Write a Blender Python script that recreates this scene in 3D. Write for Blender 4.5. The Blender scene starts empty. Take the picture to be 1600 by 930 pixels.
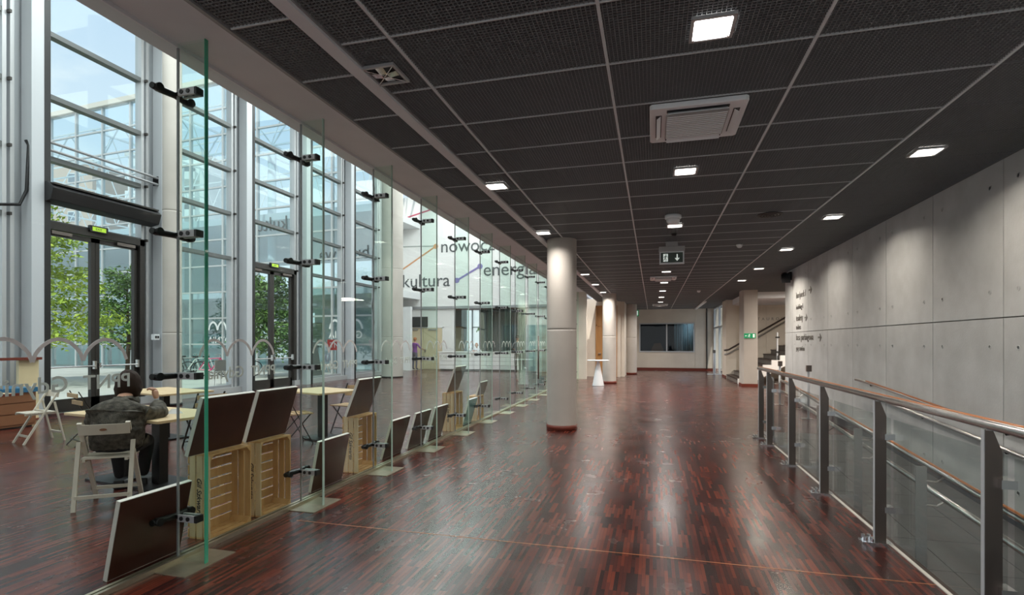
import bpy, bmesh, math, random
from mathutils import Vector, Matrix, Euler, noise
R = math.radians
S = bpy.context.scene
COL = S.collection
random.seed(11)

# ------------------------------------------------------------------ camera
cam = bpy.data.objects.new('camera', bpy.data.cameras.new('camera'))
COL.objects.link(cam)
cam.location = (0, 0, 1.5)
cam.rotation_euler = (R(90), 0, R(14.95))
cam.data.sensor_width = 36
cam.data.lens = 36 * 825 / 1600
cam.data.shift_y = 70 / 1600
cam.data.clip_start = .05
cam.data.clip_end = 600
S.camera = cam
# ------------------------------------------------------------------ world, sun, exposure
S.view_settings.view_transform = 'Standard'
S.view_settings.look = 'None'
S.view_settings.gamma = 1
S.view_settings.use_curve_mapping = False
S.view_settings.exposure = .42
S.cycles.transparent_max_bounces = 48
S.cycles.max_bounces = 10
S.cycles.diffuse_bounces = 4
S.cycles.sample_clamp_indirect = 6
W = bpy.data.worlds.new('sky'); S.world = W; W.use_nodes = True
wn, wl = W.node_tree.nodes, W.node_tree.links
wn.clear()
tc = wn.new('ShaderNodeTexCoord')
sep = wn.new('ShaderNodeSeparateXYZ'); wl.new(tc.outputs['Generated'], sep.inputs[0])
rp = wn.new('ShaderNodeValToRGB'); wl.new(sep.outputs[2], rp.inputs[0])
e = rp.color_ramp.elements
e[0].position = 0.0; e[0].color = (.74, .80, .85, 1)
e[1].position = .75; e[1].color = (.36, .54, .84, 1)
m_ = e.new(.22); m_.color = (.72, .81, .93, 1)
nz = wn.new('ShaderNodeTexNoise'); nz.inputs['Scale'].default_value = 3.2; nz.inputs['Detail'].default_value = 7; nz.inputs['Roughness'].default_value = .58
mp = wn.new('ShaderNodeMapping'); mp.inputs['Scale'].default_value = (1, 1, 2.2); mp.inputs['Location'].default_value = (.7, .2, .1)
wl.new(tc.outputs['Generated'], mp.inputs[0]); wl.new(mp.outputs[0], nz.inputs['Vector'])
cr = wn.new('ShaderNodeValToRGB'); wl.new(nz.outputs[0], cr.inputs[0])
cr.color_ramp.elements[0].position = .44; cr.color_ramp.elements[1].position = .66
cr.color_ramp.elements[0].color = (0, 0, 0, 1)
mx = wn.new('ShaderNodeMixRGB'); wl.new(cr.outputs[0], mx.inputs[0]); wl.new(rp.outputs[0], mx.inputs[1]); mx.inputs[2].default_value = (.95, .96, .98, 1)
bg = wn.new('ShaderNodeBackground'); wl.new(mx.outputs[0], bg.inputs[0]); bg.inputs[1].default_value = .90
wo = wn.new('ShaderNodeOutputWorld'); wl.new(bg.outputs[0], wo.inputs[0])

def light(name, kind, loc, power, color=(1, 1, 1), size=None, rot=(0, 0, 0), spread=None, size_y=None):
    d = bpy.data.lights.new(name, kind); d.energy = power; d.color = color
    if kind == 'AREA' and size:
        d.size = size
        if size_y: d.shape = 'RECTANGLE'; d.size_y = size_y
        if spread: d.spread = spread
    o = bpy.data.objects.new(name, d); COL.objects.link(o); o.location = loc; o.rotation_euler = rot
    return o
sun = light('sun', 'SUN', (0, -20, 40), 2.6, (1, .95, .86)); sun.data.angle = R(1.2)
sun.rotation_euler = Vector((-.16, .62, -.8)).to_track_quat('-Z', 'Y').to_euler()
HALL_W, LAMP_W = 165, 15.5
for hx in (-9.6, -5.6):                                             # unseen area lights added to brighten the tall hall
    for hy in (2.5, 8.5, 14.5, 20.5, 25.2):
        light('hall_fill', 'AREA', (hx, hy, 9.55), HALL_W, (.95, .98, 1), 3.4)

# ------------------------------------------------------------------ materials
def nodes(name):
    m = bpy.data.materials.new(name); m.use_nodes = True
    n, l = m.node_tree.nodes, m.node_tree.links
    n.clear(); o = n.new('ShaderNodeOutputMaterial')
    return m, n, l, o
def mat(name, col, rough=.5, metal=0, var=.0, scale=8, bump=0, bscale=60, spec=.5, emit=0, stretch=(1, 1, 1), col2=None, coat=0):
    m, n, l, o = nodes(name)
    b = n.new('ShaderNodeBsdfPrincipled'); l.new(b.outputs[0], o.inputs[0])
    c = tuple(col) + (1,)
    b.inputs['Base Color'].default_value = c
    b.inputs['Roughness'].default_value = rough; b.inputs['Metallic'].default_value = metal
    b.inputs['Specular IOR Level'].default_value = spec
    b.inputs['Coat Weight'].default_value = coat
    if emit:
        b.inputs['Emission Color'].default_value = c; b.inputs['Emission Strength'].default_value = emit
    if var or col2 or bump:
        t = n.new('ShaderNodeTexCoord'); mp = n.new('ShaderNodeMapping'); mp.inputs['Scale'].default_value = stretch
        l.new(t.outputs['Object'], mp.inputs[0])
    if var or col2:
        z = n.new('ShaderNodeTexNoise'); z.inputs['Scale'].default_value = scale; z.inputs['Detail'].default_value = 6
        l.new(mp.outputs[0], z.inputs['Vector'])
        r = n.new('ShaderNodeValToRGB'); l.new(z.outputs[0], r.inputs[0])
        r.color_ramp.elements[0].position = .3; r.color_ramp.elements[1].position = .7
        a = col2 or tuple(min(1, x * (1 - var)) for x in col); d = col if col2 else tuple(min(1, x * (1 + var)) for x in col)
        r.color_ramp.elements[0].color = tuple(a) + (1,); r.color_ramp.elements[1].color = tuple(d) + (1,)
        l.new(r.outputs[0], b.inputs['Base Color'])
    if bump:
        z2 = n.new('ShaderNodeTexNoise'); z2.inputs['Scale'].default_value = bscale; z2.inputs['Detail'].default_value = 4
        l.new(mp.outputs[0], z2.inputs['Vector'])
        bp = n.new('ShaderNodeBump'); bp.inputs['Strength'].default_value = bump; bp.inputs['Distance'].default_value = .01
        l.new(z2.outputs[0], bp.inputs['Height']); l.new(bp.outputs[0], b.inputs['Normal'])
    return m
def glass(name, tint, refl=.04, rough=.0, boost=1.0):
    m, n, l, o = nodes(name)
    t = n.new('ShaderNodeBsdfTransparent'); t.inputs[0].default_value = tuple(tint) + (1,)
    g = n.new('ShaderNodeBsdfGlossy'); g.inputs['Roughness'].default_value = rough; g.inputs[0].default_value = (1, 1, 1, 1)
    lw = n.new('ShaderNodeLayerWeight'); lw.inputs[0].default_value = .5
    p = n.new('ShaderNodeMath'); p.operation = 'POWER'; p.inputs[1].default_value = 5; l.new(lw.outputs['Facing'], p.inputs[0])
    q = n.new('ShaderNodeMath'); q.operation = 'MULTIPLY_ADD'; q.inputs[1].default_value = .8 * boost; q.inputs[2].default_value = refl
    q.use_clamp = True; l.new(p.outputs[0], q.inputs[0])
    x = n.new('ShaderNodeMixShader'); l.new(q.outputs[0], x.inputs[0]); l.new(t.outputs[0], x.inputs[1]); l.new(g.outputs[0], x.inputs[2])
    l.new(x.outputs[0], o.inputs[0])
    return m
def parquet():
    m, n, l, o = nodes('parquet')
    b = n.new('ShaderNodeBsdfPrincipled'); l.new(b.outputs[0], o.inputs[0])
    t = n.new('ShaderNodeTexCoord'); mp = n.new('ShaderNodeMapping'); mp.inputs['Rotation'].default_value = (0, 0, R(90))
    l.new(t.outputs['Object'], mp.inputs[0])
    def brick(off, wdt, row):
        k = n.new('ShaderNodeTexBrick'); k.offset = off; k.offset_frequency = 3; k.squash = 1
        k.inputs['Scale'].default_value = 1; k.inputs['Brick Width'].default_value = wdt; k.inputs['Row Height'].default_value = row
        k.inputs['Mortar Size'].default_value = .0008; k.inputs['Mortar Smooth'].default_value = .1; k.inputs['Bias'].default_value = 0
        k.inputs['Color1'].default_value = (0, 0, 0, 1); k.inputs['Color2'].default_value = (1, 1, 1, 1); k.inputs['Mortar'].default_value = (.1, .1, .1, 1)
        l.new(mp.outputs[0], k.inputs['Vector']); return k
    k = brick(.37, .27, .0235)
    r = n.new('ShaderNodeValToRGB'); l.new(k.outputs['Color'], r.inputs[0])
    el = r.color_ramp.elements
    el[0].position = 0; el[0].color = (.018, .007, .007, 1)
    el[1].position = 1; el[1].color = (.16, .032, .017, 1)
    for p, c in ((.25, (.040, .010, .009, 1)), (.5, (.066, .0135, .010, 1)), (.75, (.096, .0185, .012, 1))):
        el.new(p).color = c
    z = n.new('ShaderNodeTexNoise'); z.inputs['Scale'].default_value = 1.1; z.inputs['Detail'].default_value = 5; l.new(t.outputs['Object'], z.inputs['Vector'])
    mm = n.new('ShaderNodeMapRange'); mm.inputs[1].default_value = .3; mm.inputs[2].default_value = .7; mm.inputs[3].default_value = .7; mm.inputs[4].default_value = 1.25
    l.new(z.outputs[0], mm.inputs[0])
    x = n.new('ShaderNodeMixRGB'); x.blend_type = 'MULTIPLY'; x.inputs[0].default_value = 1; l.new(r.outputs[0], x.inputs[1]); l.new(mm.outputs[0], x.inputs[2])
    l.new(x.outputs[0], b.inputs['Base Color'])
    z2 = n.new('ShaderNodeTexNoise'); z2.inputs['Scale'].default_value = 2.3; z2.inputs['Detail'].default_value = 7; l.new(t.outputs['Object'], z2.inputs['Vector'])
    mr = n.new('ShaderNodeMapRange'); mr.inputs[1].default_value = .25; mr.inputs[2].default_value = .75; mr.inputs[3].default_value = .17; mr.inputs[4].default_value = .30
    l.new(z2.outputs[0], mr.inputs[0]); l.new(mr.outputs[0], b.inputs['Roughness'])
    bp = n.new('ShaderNodeBump'); bp.inputs['Strength'].default_value = .03; bp.inputs['Distance'].default_value = .001
    l.new(k.outputs['Color'], bp.inputs['Height']); l.new(bp.outputs[0], b.inputs['Normal'])
    b.inputs['Specular IOR Level'].default_value = .5
    b.inputs['Coat Weight'].default_value = .22; b.inputs['Coat Roughness'].default_value = .3
    return m
MT = {}
MT['parquet'] = parquet()
MT['concrete'] = mat('concrete', (.60, .62, .63), .75, var=.16, scale=1.9, bump=.15, bscale=40, col2=(.45, .465, .468))
MT['column'] = mat('column_concrete', (.56, .525, .48), .7, scale=1.3, bump=.12, bscale=30, col2=(.47, .44, .40))
MT['gypsum'] = mat('gypsum', (.77, .80, .83), .8, var=.03, scale=3)
MT['white'] = mat('white_paint', (.80, .80, .79), .6, var=.02)
MT['warmwall'] = mat('warm_wall', (.74, .68, .59), .7, scale=1.4, col2=(.66, .60, .52))
MT['plenum'] = mat('plenum', (.006, .006, .006), .9)
MT['mesh'] = mat('mesh_metal', (.19, .20, .208), .5)
MT['tbar'] = mat('tbar', (.74, .79, .82), .5)
MT['crossbar'] = mat('cross_tbar', (.60, .64, .66), .5)
MT['alu'] = mat('aluminium', (.50, .51, .52), .42, metal=.3)
MT['alugrey'] = mat('grey_aluminium', (.34, .35, .36), .45, metal=.25)
MT['transom'] = mat('transom_grey', (.13, .14, .14), .45, metal=.2)
MT['pale'] = mat('pale_steel', (.54, .57, .60), .5)
MT['darkframe'] = mat('dark_frame', (.045, .04, .036), .4, metal=.4)
MT['black'] = mat('black', (.012, .012, .013), .45)
MT['blackmetal'] = mat('black_metal', (.02, .02, .021), .35, metal=.5)
MT['steel'] = mat('steel', (.55, .54, .53), .28, metal=1, var=.06, scale=30)
MT['darksteel'] = mat('post_steel', (.17, .145, .13), .35, metal=.9)
MT['chrome'] = mat('chrome', (.8, .8, .8), .12, metal=1)
MT['brass'] = mat('plate_steel', (.42, .38, .29), .4, metal=.8, var=.12, scale=12)
MT['pane'] = glass('partition_glass', (.95, .985, .968), .002)
MT['fin'] = glass('fin_glass', (.90, .97, .935), .010)
MT['facade'] = glass('facade_glass', (.96, .985, .98), .01)
MT['rail_glass'] = glass('rail_glass', (.86, .89, .88), .012, boost=.7)
MT['clear'] = glass('clear_glass', (.9, .93, .93), .012, boost=.4)
MT['bglass'] = glass('building_glass', (.86, .94, .97), .13, boost=1.1)
MT['edge'] = mat('green_edge', (.03, .42, .25), .12, spec=.9, coat=.5)
MT['edgelit'] = mat('lit_green_edge', (.42, .62, .54), .15, spec=.8)  # same green glass edge, highlights put into a lighter colour for farther fins
MT['decal'] = mat('frost_decal', (.80, .81, .80), .6)
MT['boardface'] = mat('brown_board', (.055, .017, .011), .3, var=.25, scale=4, spec=.35)
MT['boardedge'] = mat('board_edge', (.66, .63, .58), .6)
MT['pine'] = mat('pine', (.66, .42, .19), .6, scale=3, col2=(.52, .29, .11), stretch=(6, 6, 1))
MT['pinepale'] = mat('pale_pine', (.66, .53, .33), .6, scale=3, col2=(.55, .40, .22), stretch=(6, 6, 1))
MT['tabletop'] = mat('birch_top', (.72, .55, .33), .4, scale=2, col2=(.62, .45, .25), stretch=(1, 8, 1))
MT['chairwhite'] = mat('cream_lacquer', (.66, .60, .50), .45)
MT['slatwood'] = mat('slat_wood', (.50, .34, .18), .5)
MT['jacket'] = mat('jacket_cloth', (.150, .135, .112), .95, scale=22, col2=(.034, .031, .027), bump=.6, bscale=90, spec=.2)
MT['trouser'] = mat('dark_trousers', (.012, .012, .014), .9)
MT['skin'] = mat('skin', (.50, .27, .18), .5)
MT['hair'] = mat('dark_hair', (.026, .011, .006), .7, bump=.8, bscale=140, spec=.2)
MT['redhair'] = mat('ginger_hair', (.35, .13, .04), .6)
MT['purple'] = mat('purple_cloth', (.22, .07, .30), .8)
MT['jeans'] = mat('grey_jeans', (.10, .10, .14), .8)
MT['greycloth'] = mat('grey_cloth', (.16, .17, .16), .8)
MT['whitecloth'] = mat('white_cloth', (.72, .74, .78), .8)
MT['letter'] = mat('grey_letter', (.085, .095, .10), .5)
MT['graphite'] = mat('sign_graphite', (.16, .155, .145), .5)
MT['redline'] = mat('red_line', (.50, .10, .16), .5)
MT['orangeline'] = mat('orange_line', (.62, .32, .16), .5)
MT['greyline'] = mat('grey_line', (.38, .42, .40), .5)
MT['violet'] = mat('violet_line', (.24, .20, .45), .5)
MT['doorbeige'] = mat('beige_door', (.66, .56, .38), .5, var=.05, scale=2, stretch=(8, 8, 1))
MT['doorbrown'] = mat('brown_door', (.50, .27, .10), .4, scale=2, col2=(.42, .21, .075), stretch=(8, 8, 1))
MT['redwood'] = mat('red_skirting', (.16, .030, .016), .4)
MT['orangewood'] = mat('rail_wood', (.42, .15, .05), .35)
MT['tile'] = mat('slate_tile', (.105, .108, .112), .38, var=.12, scale=5, bump=.1, bscale=50)
MT['tiledark'] = mat('skirting_tile', (.05, .06, .075), .3)
MT['grout'] = mat('grout', (.17, .16, .15), .8)
MT['stone'] = mat('stair_stone', (.17, .155, .14), .6, var=.12, scale=6)
MT['stonedark'] = mat('stair_nosing', (.04, .025, .02), .5)
MT['exitgreen'] = mat('exit_green', (.01, .30, .12), .5, emit=.25)
MT['exitwhite'] = mat('exit_white', (.85, .95, .88), .5, emit=.35)
MT['exitlime'] = mat('exit_lime', (.45, .70, .05), .5, emit=.4)
MT['exitpanel'] = mat('exit_dark_panel', (.05, .075, .06), .4)
MT['screen'] = mat('screen', (.03, .035, .038), .12)
MT['lampglow'] = mat('lamp_glow', (1, .93, .84), .5, emit=7)
MT['lampwhite'] = mat('lamp_glow_near', (1, .98, .95), .5, emit=11)
MT['plastic'] = mat('white_plastic', (.88, .92, .95), .45)
MT['plasticgrey'] = mat('grey_plastic', (.42, .42, .42), .5)
MT['mirror'] = mat('reflector', (.85, .85, .85), .1, metal=1)
MT['bark'] = mat('bark', (.10, .065, .045), .9, bump=.5, bscale=30)
MT['leaf'] = mat('leaf_yellow_green', (.42, .50, .055), .6, scale=1.5, col2=(.22, .34, .04))
MT['leafdark'] = mat('leaf_green', (.15, .26, .06), .6, scale=1.2, col2=(.07, .15, .04))
MT['paving'] = mat('paving', (.46, .45, .42), .8, var=.06, scale=.4)
MT['stonepale'] = mat('pale_stone', (.58, .56, .52), .8)
MT['brickpink'] = mat('pink_render', (.55, .38, .28), .8)
MT['brickcream'] = mat('cream_render', (.62, .55, .42), .8)
MT['renderwhite'] = mat('white_render', (.68, .70, .71), .8)
MT['winblue'] = mat('window_dark', (.10, .13, .17), .2)
MT['teal'] = mat('teal_panel', (.05, .20, .19), .3)
MT['palegreen'] = mat('pale_green_panel', (.42, .52, .47), .5)
MT['curtain'] = mat('grey_curtain', (.20, .225, .215), .8)
MT['etched'] = mat('etched_blue', (.36, .50, .52), .4, var=.25, scale=3)
MT['bike'] = mat('bike_paint', (.05, .05, .06), .35)
MT['bikepink'] = mat('bike_pink', (.50, .04, .14), .35)
MT['bikewhite'] = mat('bike_white', (.65, .66, .66), .35)
MT['red'] = mat('red_paint', (.55, .03, .025), .45)
MT['bluebox'] = mat('blue_plastic', (.03, .15, .28), .4)
MT['kraft'] = mat('cabinet_wood', (.24, .10, .045), .5)
MT['cream'] = mat('cream_panel', (.74, .62, .38), .5)
MT['paper'] = mat('paper', (.8, .8, .8), .7)
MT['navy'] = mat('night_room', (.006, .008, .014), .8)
MT['multi'] = mat('pale_curtain', (.40, .46, .42), .6, scale=3, col2=(.20, .16, .14), stretch=(8, 8, .2))

# ------------------------------------------------------------------ mesh helpers
class MB:
    def __init__(s): s.v = []; s.f = []
    def add(s, vs, fs):
        k = len(s.v); s.v += [tuple(v) for v in vs]; s.f += [tuple(i + k for i in f) for f in fs]; return s
    def box(s, x0, x1, y0, y1, z0, z1):
        return s.add([(x0, y0, z0), (x1, y0, z0), (x1, y1, z0), (x0, y1, z0), (x0, y0, z1), (x1, y0, z1), (x1, y1, z1), (x0, y1, z1)],
                     [(3, 2, 1, 0), (4, 5, 6, 7), (0, 1, 5, 4), (1, 2, 6, 5), (2, 3, 7, 6), (3, 0, 4, 7)])
    def cbox(s, c, d): return s.box(c[0] - d[0] / 2, c[0] + d[0] / 2, c[1] - d[1] / 2, c[1] + d[1] / 2, c[2] - d[2] / 2, c[2] + d[2] / 2)
    def tbox(s, d, M):                                              # a box of size d about the origin under a matrix
        t = MB().cbox((0, 0, 0), d); return s.add([M @ Vector(v) for v in t.v], t.f)
    def bar(s, p, q, w, h, up=(0, 0, 1)):
        p, q = Vector(p), Vector(q); z = (q - p); L = z.length; z.normalize(); up = Vector(up)
        if abs(z.dot(up)) > .98: up = Vector((0, 1, 0))
        x = up.cross(z).normalized(); y = z.cross(x)
        M = Matrix((x, y, z)).transposed().to_4x4(); M.translation = (p + q) / 2
        return s.tbox((w, h, L), M)
    def tube(s, pts, r, n=8, cap=True):
        pts = [Vector(p) for p in pts]; k0 = len(s.v); prev = None
        rs = r if isinstance(r, (list, tuple)) else [r] * len(pts)
        for i, p in enumerate(pts):
            d = (pts[min(i + 1, len(pts) - 1)] - pts[max(i - 1, 0)]).normalized()
            a = Vector((0, 0, 1)) if abs(d.z) < .9 else Vector((0, 1, 0))
            if prev is not None:
                x = (prev - d * prev.dot(d))
                x = x.normalized() if x.length > 1e-6 else a.cross(d).normalized()
            else: x = a.cross(d).normalized()
            prev = x; y = d.cross(x)
            s.v += [tuple(p + x * (rs[i] * math.cos(6.28318 * j / n)) + y * (rs[i] * math.sin(6.28318 * j / n))) for j in range(n)]
        for i in range(len(pts) - 1):
            for j in range(n):
                a, b = k0 + i * n + j, k0 + i * n + (j + 1) % n
                s.f.append((a, b, b + n, a + n))
        if cap:
            s.f.append(tuple(k0 + j for j in reversed(range(n)))); s.f.append(tuple(k0 + (len(pts) - 1) * n + j for j in range(n)))
        return s
    def lathe(s, prof, c=(0, 0, 0), n=32):                           # profile of (radius, z)
        k0 = len(s.v)
        for r, z in prof:
            s.v += [(c[0] + r * math.cos(6.28318 * j / n), c[1] + r * math.sin(6.28318 * j / n), c[2] + z) for j in range(n)]
        for i in range(len(prof) - 1):
            for j in range(n):
                a, b = k0 + i * n + j, k0 + i * n + (j + 1) % n
                s.f.append((a, b, b + n, a + n))
        s.f.append(tuple(k0 + j for j in reversed(range(n)))); s.f.append(tuple(k0 + (len(prof) - 1) * n + j for j in range(n)))
        return s
    def prism(s, poly, fn, a, b):                                    # 2-D outline, fn(u, v, t) -> point
        n = len(poly); k = len(s.v)
        s.v += [tuple(fn(u, v, a)) for u, v in poly] + [tuple(fn(u, v, b)) for u, v in poly]
        s.f += [tuple(k + i for i in reversed(range(n))), tuple(k + n + i for i in range(n))]
        s.f += [(k + i, k + (i + 1) % n, k + n + (i + 1) % n, k + n + i) for i in range(n)]
        return s
    def strip(s, pts, w, fn, a, b):                                  # a band of width w along a 2-D path
        L, Rr = [], []
        for i, p in enumerate(pts):
            q0, q1 = pts[max(i - 1, 0)], pts[min(i + 1, len(pts) - 1)]
            dx, dy = q1[0] - q0[0], q1[1] - q0[1]; l = math.hypot(dx, dy) or 1
            L.append((p[0] - dy / l * w / 2, p[1] + dx / l * w / 2)); Rr.append((p[0] + dy / l * w / 2, p[1] - dx / l * w / 2))
        for i in range(len(pts) - 1): s.prism([L[i], L[i + 1], Rr[i + 1], Rr[i]], fn, a, b)
        return s
    def mesh(s, name, off=None, smooth=False):
        me = bpy.data.meshes.new(name)
        vs = s.v if off is None else [(v[0] - off[0], v[1] - off[1], v[2] - off[2]) for v in s.v]
        me.from_pydata(vs, [], s.f)
        bm = bmesh.new(); bm.from_mesh(me); bmesh.ops.recalc_face_normals(bm, faces=bm.faces); bm.to_mesh(me); bm.free()
        if smooth: me.polygons.foreach_set('use_smooth', [len(p.vertices) == 4 for p in me.polygons])
        me.update(); return me
def wloc(o):
    p = Vector((0, 0, 0))
    while o is not None: p = p + o.location; o = o.parent
    return p
def link(name, data, m=None, parent=None, loc=(0, 0, 0), rot=(0, 0, 0)):
    o = bpy.data.objects.new(name, data); COL.objects.link(o)
    if m is not None and not data.materials: data.materials.append(MT[m])
    if parent is not None: o.parent = parent
    o.location = loc; o.rotation_euler = rot
    return o
def obj(name, mb, m, parent=None, world=True, smooth=False, bevel=0):  # one mesh object; geometry in world coordinates unless world=False
    off = wloc(parent) if (parent is not None and world) else None
    o = link(name, mb.mesh(name, off, smooth), m, parent)
    if bevel:
        b = o.modifiers.new('bevel', 'BEVEL'); b.width = bevel; b.segments = 2; b.limit_method = 'ANGLE'
    return o
def tag(o, label, cat, group=None, kind=None):
    if label: o['label'] = label
    if cat: o['category'] = cat
    if group: o['group'] = group
    if kind: o['kind'] = kind
    return o
def thing(name, label, cat, loc=(0, 0, 0), rotz=0, group=None):
    o = bpy.data.objects.new(name, None); COL.objects.link(o); o.empty_display_size = .1
    o.location = loc; o.rotation_euler = (0, 0, rotz)
    return tag(o, label, cat, group)
def group_root(name, kind='structure', loc=(0, 0, 0)):
    o = bpy.data.objects.new(name, None); COL.objects.link(o); o.location = loc; o['kind'] = kind; return o
def struct(name, mb, m, parent=None, **k):
    o = obj(name, mb, m, parent, **k)
    if parent is None: o['kind'] = 'structure'
    return o
def copy_tree(o, parent=None):
    c = o.copy(); COL.objects.link(c); c.parent = parent
    for ch in list(o.children): copy_tree(ch, c)
    return c
def dup(o, loc, rotz, label, group=None):
    c = copy_tree(o); c.location = loc; c.rotation_euler = (0, 0, rotz); c['label'] = label
    if group: c['group'] = group
    return c
TXC = {}
def flat_text(cu):                                                  # lettering as plain mesh
    k = (cu.body, cu.size, cu.extrude, cu.space_character, cu.align_x, cu.offset, cu.shear)
    if k not in TXC:
        cu.resolution_u = 3
        o = bpy.data.objects.new('lettering', cu); COL.objects.link(o); bpy.context.view_layer.update()
        me = bpy.data.meshes.new_from_object(o.evaluated_get(bpy.context.evaluated_depsgraph_get()))
        bpy.data.objects.remove(o); me.name = 'lettering'; me.materials.clear(); TXC[k] = me
    return TXC[k].copy()
def text(name, body, size, m, parent, loc, rot, ext=.002, mirror=False, spacing=1.0, align='LEFT'):
    cu = bpy.data.curves.new(name, 'FONT'); cu.body = body; cu.size = size; cu.extrude = ext; cu.space_character = spacing; cu.align_x = align
    o = link(name, flat_text(cu), m, parent, rot=rot)
    o.location = Vector(loc) - (wloc(parent) if parent is not None else Vector())
    if mirror: o.scale = (-1, 1, 1)
    return o
ORD = ['first', 'second', 'third', 'fourth', 'fifth', 'sixth', 'seventh', 'eighth', 'ninth', 'tenth', 'eleventh', 'twelfth', 'thirteenth', 'fourteenth', 'fifteenth', 'sixteenth', 'seventeenth', 'eighteenth']
# ------------------------------------------------------------------ floor, ramp
CZ, GX = 3.27, -3.16
fl = MB(); fl.box(-12.45, 1.69, -4, 29.6, -.12, 0); fl.box(1.69, 3.3, 9.65, 29.6, -.12, 0); fl.box(3.3, 8.3, 14.8, 24.2, -.12, 0)
floor = struct('floor', fl, 'parquet')
tr = MB().box(-2.9, 1.69, 3.825, 3.833, -.005, .0012)
obj('expansion_strip', tr, 'orangewood', floor)
struct('trim_1', MB().box(1.69, 1.715, -2.5, 9.0, -.1, .006), 'boardedge')
struct('trim_2', MB().box(1.715, 1.76, -2.5, 9.0, -.75, -.004), 'stonedark')
SL = .068
def rz(y): return -SL * max(0, 9.05 - y)
ramp = struct('floor_ramp', MB().add([(1.74, -2.5, rz(-2.5) - .012), (3.3, -2.5, rz(-2.5) - .012), (3.3, 9.05, -.012), (1.74, 9.05, -.012), (3.3, 9.65, -.012), (1.69, 9.65, -.012), (1.69, 9.05, -.012)],
              [(0, 1, 2, 3), (3, 2, 4, 5, 6)]), 'grout')
tw, tl = .497, .597
tm = MB().box(-tw / 2, tw / 2, -tl / 2, tl / 2, -.012, 0).mesh('tile')
for i in range(3):
    for k in range(19):
        y = 9.05 - .3 - .6 * k
        link('tile', tm, 'tile', ramp, (1.76 + .25 + .502 * i, y, rz(y)), (math.atan(SL), 0, 0))
    link('tile', tm, 'tile', ramp, (1.76 + .25 + .502 * i, 9.355, 0))
# ------------------------------------------------------------------ right concrete wall
wr = struct('wall_right', MB().box(3.3, 3.62, -4, 14.85, -1.0, 3.32), 'graphite')
pm = {}
for tier, (z0, z1) in enumerate(((-1.0, 1.733), (1.745, 3.27))):
    for k in range(-7, 7):
        y0, y1 = 6.15 + 1.33 * k + .006, 6.15 + 1.33 * (k + 1) - .006
        if k == 6: y1 = 14.86
        key = (tier, k == 6)
        if key not in pm: pm[key] = MB().box(0, .03, -(y1 - y0) / 2, (y1 - y0) / 2, z0, z1).mesh('concrete_panel')
        p = link('concrete_panel', pm[key], 'concrete', wr, (3.27, (y0 + y1) / 2, 0))
        if k >= -1 and k < 6:
            if 'hole' not in pm:
                pm['hole'] = MB().lathe([(.026, 0), (.026, .003), (.018, .003), (.014, -.004), (.001, -.004)], n=10).mesh('tie_hole')
            for dy in (-.45, .45):
                for z in ((.1, 1.45) if tier == 0 else (2.0, 3.05)):
                    link('tie_hole', pm['hole'], 'concrete', p, (0, dy, z), (0, R(-90), 0))
struct('baseboard_ramp', MB().add([(3.255, -2.5, rz(-2.5)), (3.255, 9.05, 0), (3.255, 14.85, 0), (3.255, 14.85, .13), (3.255, 9.05, .13), (3.255, -2.5, rz(-2.5) + .13),
        (3.27, -2.5, rz(-2.5) + .13), (3.27, 9.05, .13), (3.27, 14.85, .13)], [(0, 1, 4, 5), (1, 2, 3, 4), (5, 4, 7, 6), (4, 3, 8, 7)]), 'tiledark')
# ------------------------------------------------------------------ ceiling
ce = struct('ceiling', MB().box(-2.31, 3.3, -4, 29.6, 3.37, 3.45).box(3.3, 8.3, 14.7, 24.2, 3.37, 3.45), 'plenum')
XS = [-1.80, -1.48, -.28, .915, 2.12, 3.27]
ROW, Y0 = .635, 3.41
def grid_panel(w, l, px, py, t=.004):
    m = MB(); nx, ny = max(1, round(w / px)), max(1, round(l / py))
    def blade(x0, x1, y0, y1):
        m.add([(x0, y0, 0), (x1, y0, 0), (x1, y1, 0), (x0, y1, 0), (x0, y0, .011), (x1, y0, .011), (x1, y1, .011), (x0, y1, .011)],
              [(3, 2, 1, 0)] + ([(0, 3, 7, 4), (1, 5, 6, 2)] if y1 - y0 > x1 - x0 else [(0, 4, 5, 1), (3, 2, 6, 7)]))
    for i in range(nx):
        x = -w / 2 + w * (i + .5) / nx; blade(x - t / 2, x + t / 2, -l / 2, l / 2)
    for j in range(ny):
        y = -l / 2 + l * (j + .5) / ny; blade(-w / 2, w / 2, y - t / 2, y + t / 2)
    return m.mesh('grid_panel')
pc = {}
NEAR_ROWS = range(-5, 18)
for c in range(5):
    w = XS[c + 1] - XS[c] - .014
    pc[c] = grid_panel(w, ROW - .010, .0245, .0245)
    for k in NEAR_ROWS:
        link('grid_panel', pc[c], 'mesh', ce, ((XS[c] + XS[c + 1]) / 2, Y0 + ROW * (k + .5), 3.274))
sp = grid_panel(.40, ROW - .010, .0245, .0245)
for k in NEAR_ROWS:
    link('grid_panel', sp, 'mesh', ce, (-2.105, Y0 - .3 + ROW * (k + .5), 3.274))
yf0, yf1 = Y0 + ROW * 18, 29.5
far = MB()
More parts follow.
